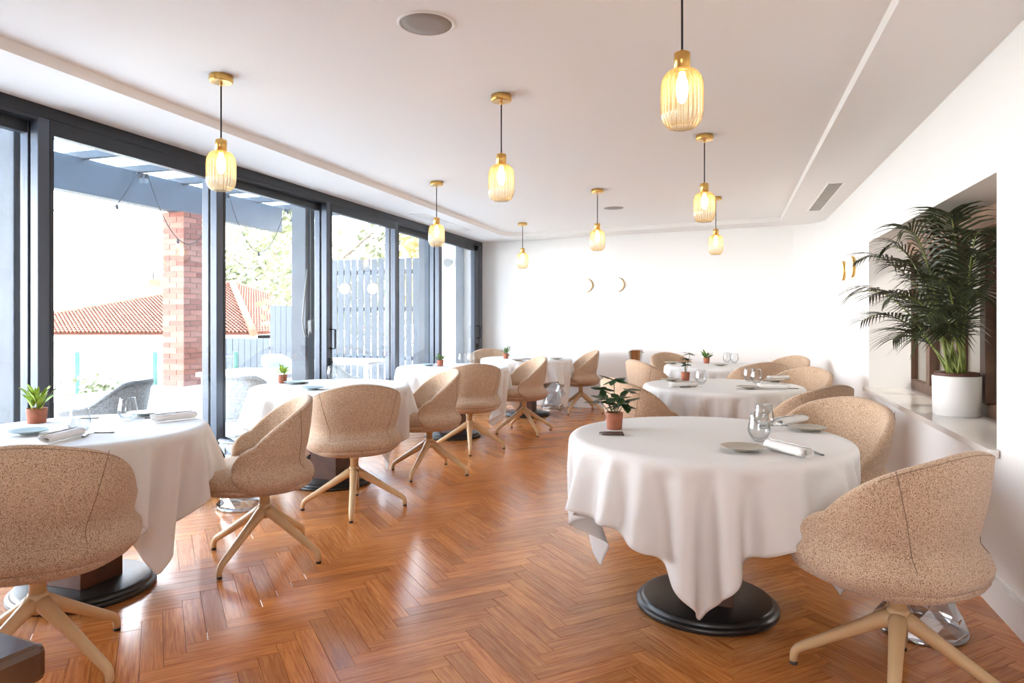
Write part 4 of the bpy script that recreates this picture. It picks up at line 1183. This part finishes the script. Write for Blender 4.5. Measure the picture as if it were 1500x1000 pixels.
def fence(name, label, x0, x1, y, z0, z1, pw, gap, m):
    x0, x1 = min(x0, x1), max(x0, x1)
    o = tag(empty(name, ((x0 + x1) / 2, y, z0)), label, 'fence', 'blue-grey plank fences')
    n = max(1, int(round((x1 - x0) / pw))); w_ = (x1 - x0) / n; rnd = random.Random(int(x0 * 10))
    me = MB().box(-w_ / 2 + gap / 2, w_ / 2 - gap / 2, -0.011, 0.011, 0, z1 - z0, 0.003).mesh('plank', m)
    for i in range(n):
        p = link('plank', me, o); p.location = (x0 + (i + 0.5) * w_ - (x0 + x1) / 2, rnd.uniform(-0.003, 0.003), rnd.uniform(-0.006, 0.006))
    for z in (0.25, 0.62, 0.9) if z1 - z0 > 2 else (0.25, 0.85):
        MB().box(-(x1 - x0) / 2, (x1 - x0) / 2, 0.012, 0.055, (z1 - z0) * z - 0.04, (z1 - z0) * z + 0.04, 0.004).build('crossrail', m, o)
    return o
fy = 11.0
fence('plank_fence', 'tall blue-grey plank fence at the end of the terrace, light showing between its planks', on_y(457, fy), on_y(646, fy), fy, -0.02, 2.36, 0.138, 0.024, M_fence)
fence('plank_fence', 'middle-height blue-grey plank fence left of the post with the hanging cable', on_y(391, fy), on_y(456, fy), fy + 0.1, -0.02, 1.53, 0.13, 0.006, M_fence)
fence('plank_fence', 'low blue-grey plank fence stretching behind the brick pillar', on_y(284, fy), on_y(390, fy), fy + 0.1, -0.3, 0.90, 0.145, 0.010, M_fence)

# string lights between rafters and the wall
def strand(pts_px, label):
    o = None
    P = [Vector(p) for p in pts_px]
    o = tag(empty('string_lights', P[0]), label, 'string lights', 'festoon light strings')
    cur = []
    for a, b, sag in zip(P, P[1:], (0.72, 0.02, 0.78, 0.02, 0.75, 0.02, 0.6)):
        for i in range(17):
            t = i / 16; p = a.lerp(b, t); p.z -= sag * 4 * t * (1 - t); cur.append(p - P[0])
    MB().tube(cur, 0.006, 6).build('cable', M_cord, o)
    sme = MB().lathe([(0.0, 0.0), (0.016, -0.004), (0.018, -0.05), (0.012, -0.055), (0.0, -0.055)], 12).mesh('socket', M_cord)
    bme = MB().lathe([(0.010, -0.054), (0.022, -0.075), (0.024, -0.092), (0.014, -0.11), (0.0, -0.114)], 12).mesh('bulb', M_tumbler)
    for i in range(4, len(cur), 9):
        s_ = link('socket', sme, o); s_.location = cur[i]; link('bulb', bme, s_)
strand([(-6.66, on_x(p, -6.66), 3.02) for p in (10, 202, 216, 325, 335, 418, 424, 470)], 'drooping festoon cable with bulbs hanging along the pergola beam')
# cable loop on the post
cb = MB(); yy_ = on_x(455, -3.88)
cb.tube([(-3.885, yy_, 2.7), (-3.88, yy_, 1.9), (-3.88, yy_, 1.22), (-3.87, yy_ - 0.02, 1.16), (-3.86, yy_ - 0.07, 1.10), (-3.86, yy_ - 0.13, 1.12), (-3.87, yy_ - 0.15, 1.25), (-3.88, yy_ - 0.10, 1.50), (-3.885, yy_ - 0.05, 1.75)], 0.007, 8)
co_ = empty('cable_loop', (-3.88, yy_, 1.2)); tag(co_, 'grey cable with plug hanging in a loop on the pergola post', 'cable')
kid(cb.build('cable', M_switch), co_)
kid(MB().box(-3.895, -3.845, yy_ - 0.035, yy_ + 0.03, 1.12, 1.26, 0.01).build('plug', M_switch), co_)
fl = tag(empty('floodlight', (on_y(659, 10.4), 10.43, 2.22)), 'small round floodlight on the white wall at the end of the terrace', 'lamp')
MB().box(-0.03, 0.03, -0.04, 0.018, -0.03, 0.03, 0.005).build('bracket', M_switch, fl)
MB().tube([(0, -0.04, 0), (0, -0.10, -0.02), (0, -0.14, -0.03)], [0.03, 0.07, 0.075], 16).build('lamp_head', M_switch, fl)

# outdoor furniture
def outdoor_table():
    o = empty('outdoor_table')
    MB().box(-0.50, 0.50, -0.38, 0.38, 0.70, 0.745, 0.006).build('tabletop', M_outwhite, o)
    lm = MB().box(-0.022, 0.022, -0.022, 0.022, 0.0, 0.70, 0.003).mesh('leg', M_outwhite)
    for a in (-1, 1):
        for b in (-1, 1):
            l = link('leg', lm, o); l.location = (a * 0.44, b * 0.32, 0)
    return o
ot = outdoor_table()
for i, (x, y, rz, lab) in enumerate(((-4.68, 6.05, 0, 'white outdoor table right of the brick pillar, crossed by the glass door stile'), (-5.60, 3.45, 5, 'white outdoor table left of the grey wicker armchair'), (-4.85, 8.1, 0, 'white outdoor table in front of the tall plank fence'))):
    o = ot if i == 0 else copy_tree(ot)
    tag(o, lab, 'table', 'white outdoor tables'); place(o, x, y, -0.02, R(rz))
def wicker_chair(m):
    o = empty('wicker_armchair'); sh = MB(); NU = 40; secs = []
    for i in range(NU + 1):
        phi = R(128) * (-1 + 2 * i / NU); a = abs(phi)
        top = 0.80 - 0.20 * sstep(R(25), R(90), a) - 0.02 * sstep(R(95), R(128), a)
        bot = 0.42 + 0.12 * 0
        pts = []
        for k in range(7):
            t = k / 6; r = plan_r(phi, 0.29, 0.29, 2.3) * (0.86 + 0.19 * t); pts.append((r, bot + (top - bot) * t))
        pts += [(pts[-1][0] + 0.022, top + 0.004), (pts[-1][0] + 0.028, top - 0.018), (pts[-1][0] + 0.012, top - 0.03)]
        for k in range(6, -1, -1):
            t = k / 6; r = plan_r(phi, 0.29, 0.29, 2.3) * (0.86 + 0.19 * t) + 0.014
            pts.append((r, bot + (top - 0.03 - bot) * t))
        secs.append([(r * math.sin(phi), -r * math.cos(phi), z) for r, z in pts])
    mm = len(secs[0]); vs = [p for s_ in secs for p in s_]; fs = []
    for i in range(NU):
        for k in range(mm): fs.append((i * mm + k, (i + 1) * mm + k, (i + 1) * mm + (k + 1) % mm, i * mm + (k + 1) % mm))
    fs += [tuple(range(mm)), tuple(NU * mm + k for k in range(mm))[::-1]]
    sh.add(vs, fs, True); sh.build('woven_back', m, o)
    MB().lathe([(0.0, 0.40), (0.26, 0.40), (0.275, 0.41), (0.275, 0.425), (0.0, 0.43)], 36, expo=2.4).build('seat', m, o)
    MB().lathe([(0.0, 0.43), (0.22, 0.43), (0.235, 0.44), (0.235, 0.46), (0.22, 0.475), (0.0, 0.48)], 36, expo=2.6).build('cushion', M_outwhite, o)
    for a in (45, 135, 225, 315):
        ca, sa = math.cos(R(a)), math.sin(R(a))
        MB().tube([(0.22 * ca, 0.22 * sa, 0.41), (0.29 * ca, 0.29 * sa, 0.0)], [0.013, 0.010], 10).build('leg', M_darkmetal, o)
    return o
for m, x, y, fc, lab in ((M_wicker, -4.78, 4.26, (-0.95, -0.25), 'dark grey wicker armchair outside, seen through the tumbler of the nearest window table'),
                         (M_wickerpale, -4.20, 5.12, (-0.5, 0.8), 'pale grey woven armchair outside, right of the dark door stile, white cushion on its seat'),
                         (M_wickerpale, -5.75, 8.0, (0.8, -0.1), 'far pale grey woven armchair outside by the post with the cable'),
                         (M_wickerpale, -4.6, 7.25, (0.0, 0.9), 'pale woven armchair outside in front of the tall plank fence')):
    o = wicker_chair(m); tag(o, lab, 'chair', 'woven outdoor armchairs'); place(o, x, y, -0.02, face(*fc))

# foliage
def foliage(name, n, center, rad, leaf, m, seed, parent, kind='stuff', clumps=14):
    rnd = random.Random(seed); mb = MB(); vs = []; fs = []
    cl = [Vector((rnd.gauss(0, 0.45), rnd.gauss(0, 0.45), rnd.gauss(0, 0.42))) for _ in range(clumps)]
    for i in range(n):
        c = rnd.choice(cl); p = c + Vector((rnd.gauss(0, 0.22), rnd.gauss(0, 0.22), rnd.gauss(0, 0.2)))
        p = Vector((p.x * rad[0], p.y * rad[1], p.z * rad[2])) + Vector(center)
        a = Vector((rnd.gauss(0, 1), rnd.gauss(0, 1), rnd.gauss(0, 1))).normalized(); b = a.orthogonal().normalized()
        L = leaf * rnd.uniform(0.6, 1.3); W = L * 0.45; k = len(vs)
        vs += [p, p + a * L * 0.5 + b * W, p + a * L, p + a * L * 0.5 - b * W]; fs.append((k, k + 1, k + 2, k + 3))
    mb.add(vs, fs); o = mb.build(name, m, parent); o['kind'] = kind; return o
def tree(label, x, y, z0, h, r, seed, n=2600, leaf=0.22, m=None):
    o = tag(empty('garden_tree', (x, y, z0)), label, 'tree', 'trees beyond the terrace'); rnd = random.Random(seed)
    t = MB().tube([(0, 0, 0), (0.1, 0.05, h * 0.3), (0.0, 0.1, h * 0.6), (0.1, 0.0, h * 0.9)], [0.20, 0.15, 0.10, 0.03], 8)
    for k in range(9):
        a = k * 2.4; e = 0.35 + 0.06 * k
        t.tube([(0.05, 0.05, h * (0.3 + 0.06 * k)), (math.cos(a) * r * 0.5, math.sin(a) * r * 0.5, h * (0.42 + 0.06 * k)), (math.cos(a) * r * 0.85, math.sin(a) * r * 0.85, h * (0.5 + 0.06 * k))], [0.07, 0.045, 0.015], 6)
    t.build('trunk', M_bark, o)
    foliage('crown', n, (0, 0, h * 0.72), (r, r, h * 0.38), leaf, m or M_treeleaf, seed + 1, o)
M_treeyellow = mat('yellowing_tree_leaf', (0.34, 0.27, 0.10), 0.6, vary=0.35, vary_scale=1.0)
x, y = atd(375, 34); tree('sparse green tree rising behind the hipped tiled roof', x, y, -1.6, 7.0, 2.4, 3, 2400, 0.24)
x, y = atd(432, 42); tree('second sparse tree between the roof and the post with the cable', x, y, -1.6, 8.6, 2.8, 13, 1800, 0.3)
x, y = atd(492, 19.5); tree('loose green tree behind the left half of the tall plank fence', x, y, -1.6, 5.7, 1.55, 23, 2200, 0.18)
x, y = atd(640, 17.5); tree('yellowing tree behind the right half of the tall plank fence', x, y, -1.6, 5.8, 1.15, 33, 2200, 0.18, M_treeyellow)
bs = tag(empty('garden_bush', (*atd(165, 10.9), -1.6)), 'olive-green bush beyond the white terrace wall, left of the brick pillar', 'bush')
t = MB()
for k in range(10):
    a = k * 2.4; t.tube([(0, 0, 0), (math.cos(a) * 0.25, math.sin(a) * 0.25, 0.9), (math.cos(a) * 0.5, math.sin(a) * 0.5, 1.7)], [0.02, 0.015, 0.006], 5)
t.build('branches', M_bark, bs); foliage('crown', 2600, (0, 0, 1.22), (0.85, 0.7, 0.55), 0.08, M_bushleaf, 5, bs)
bs2 = tag(empty('flower_bed', (*atd(425, 10.0), 0.0)), 'low flowering plants at the foot of the plank fence', 'plants')
foliage('leaves', 700, (0, 0, 0.22), (0.30, 0.3, 0.3), 0.06, M_bushleaf, 9, bs2)
foliage('flowers', 120, (0, 0, 0.32), (0.30, 0.3, 0.25), 0.045, mat('pale_pink_flower', (0.8, 0.5, 0.45), 0.6), 10, bs2)

# green fence posts with wires beyond the wall
wf = tag(empty('wire_fence', (*atd(170, 12.0), -1.6)), 'thin wire fence with green posts in front of the white house', 'fence')
def fp(px): 
    a = atd(px, 12.0); return (a[0] - wf.location.x, a[1] - wf.location.y)
pme = MB().tube([(0, 0, 0), (0, 0, 2.30)], 0.045, 10).mesh('post', M_postgreen)
for px in (-10, 113, 227, 345):
    l = link('post', pme, wf); x, y = fp(px); l.location = (x, y, 0)
a, b = fp(-10), fp(345); wr = MB()
for z in (2.22, 1.9, 1.6, 1.3): wr.tube([(a[0], a[1], z), (b[0], b[1], z)], 0.005, 5)
wr.build('wires', M_wire, wf)

# the house with the hipped tiled roof
def house():
    ox, oy = atd(369, 22.0)
    o = tag(empty('tiled_house', (ox, oy, -1.6)), 'white house with a hipped terracotta tiled roof beyond the terrace', 'house')
    o.rotation_euler = (0, 0, YAW)     # local X runs across the view, local Y away from it
    sc_ = 22.0 / 1000
    xl = (-76 - 369) * sc_; ez = 0.79 + 1.6
    ap = (-2.69, 5.0, 2.64 + 1.6)
    cz = (1.6, 11.0, ez + 0.05)
    MB().box(xl + 0.4, -0.35, 0.45, 9.0, 0.0, ez - 0.22).build('wall', M_housewall, o)
    MB().box(-3.0, 2.6, 3.5, 9.8, 0.0, ez - 0.22).build('wall', M_housewall, o)
    MB().box(xl, 0.0, 0.0, 0.5, ez - 0.26, ez - 0.02, 0.02).build('eaves_board', M_housewall, o)
    def roof(A, B, C, nm, nu, rows):
        """barrel-tiled triangle with eaves A-B and top corner C"""
        A, B, C = Vector(A), Vector(B), Vector(C); e = (B - A); L = e.length; e.normalize()
        h = (C - A) - e * (C - A).dot(e); H = h.length; h.normalize(); nrm = e.cross(h).normalized()
        if nrm.z < 0: nrm = -nrm
        ca = (C - A).dot(e); vs = []; fs = []
        per = L / nu; st = H / rows
        for r in range(rows):
            t0, t1 = r * st, (r + 1.15) * st
            xa, xb = ca * (r / rows), L + (ca - L) * (r / rows)
            xa1, xb1 = ca * min(1, (r + 1) / rows), L + (ca - L) * min(1, (r + 1) / rows)
            k0, k1 = int(math.ceil(xa / per)), int(math.floor(xb / per))
            for k in range(k0, k1):
                c0 = k * per; base = len(vs)
                if c0 + per * 0.5 < xa1 - per or c0 + per * 0.5 > xb1 + per: continue
                for t, lift in ((t0, 0.05), (t1, 0.0)):
                    for q, hh in ((0.02, 0.0), (0.25, 0.07), (0.5, 0.095), (0.75, 0.07), (0.98, 0.0)):
                        vs.append(A + e * (c0 + per * q) + h * t + nrm * (hh + lift))
                for q in range(4): fs.append((base + q, base + q + 1, base + 5 + q + 1, base + 5 + q))
        if not vs: return
        f = MB().add([A - nrm * 0.02, B - nrm * 0.02, C - nrm * 0.02], [(0, 1, 2)]).build(nm, M_tile, o)
        tl = MB().add(vs, fs, False).build('roof_tiles', M_tile, f); tl['kind'] = 'stuff'
    roof((xl, -0.1, ez), (0.1, -0.1, ez), ap, 'roof_slope', 76, 34)
    roof((0.1, -0.1, ez), cz, ap, 'roof_slope', 60, 34)
    rd = MB().tube([(0.1, -0.15, ez + 0.05), (ap[0], ap[1], ap[2] + 0.08)], 0.13, 8).tube([(xl, -0.15, ez + 0.05), (ap[0], ap[1], ap[2] + 0.08)], 0.11, 8)
    rd.tube([(ap[0], ap[1], ap[2] + 0.06), (cz[0], cz[1], cz[2] + 0.06)], 0.11, 8)
    rd.build('ridge_tiles', M_tile, o)
    wx = -4.88
    w_ = rbox('window', M_switch, (wx - 0.38, wx + 0.38, 0.40, 0.47, ez - 1.10, ez - 0.62), o)
    p_ = rbox('pane', M_darkglass, (wx - 0.33, wx + 0.33, 0.385, 0.41, ez - 1.06, ez - 0.66), w_)
    for k in range(1, 5):
        rbox('bar', M_outwhite, (wx - 0.33 + 0.132 * k - 0.016, wx - 0.33 + 0.132 * k + 0.016, 0.36, 0.40, ez - 1.06, ez - 0.66), w_)
    for k in range(1, 4):
        rbox('bar', M_outwhite, (wx - 0.33, wx + 0.33, 0.355, 0.385, ez - 1.06 + 0.10 * k - 0.010, ez - 1.06 + 0.10 * k + 0.010), w_)
    cx__ = -5.45
    c_ = MB().box(cx__ - 0.22, cx__ + 0.22, 4.3, 4.75, ez + 0.6, ez + 1.75, 0.02).build('chimney', M_housewall, o)
    MB().box(cx__ - 0.3, cx__ + 0.3, 4.22, 4.83, ez + 1.75, ez + 1.85, 0.02).box(cx__ - 0.2, cx__ + 0.2, 4.35, 4.7, ez + 1.85, ez + 2.05, 0.02).build('chimney_cap', M_tile, c_)
    MB().tube([(cx__ - 0.1, 4.5, ez + 2.0), (cx__ - 0.1, 4.5, ez + 2.7)], 0.03, 6).build('flue_rod', M_darkmetal, c_)
M_darkglass = mat('dark_house_glass', (0.07, 0.075, 0.075), 0.25)  # even dark grey for the house window pane
house()
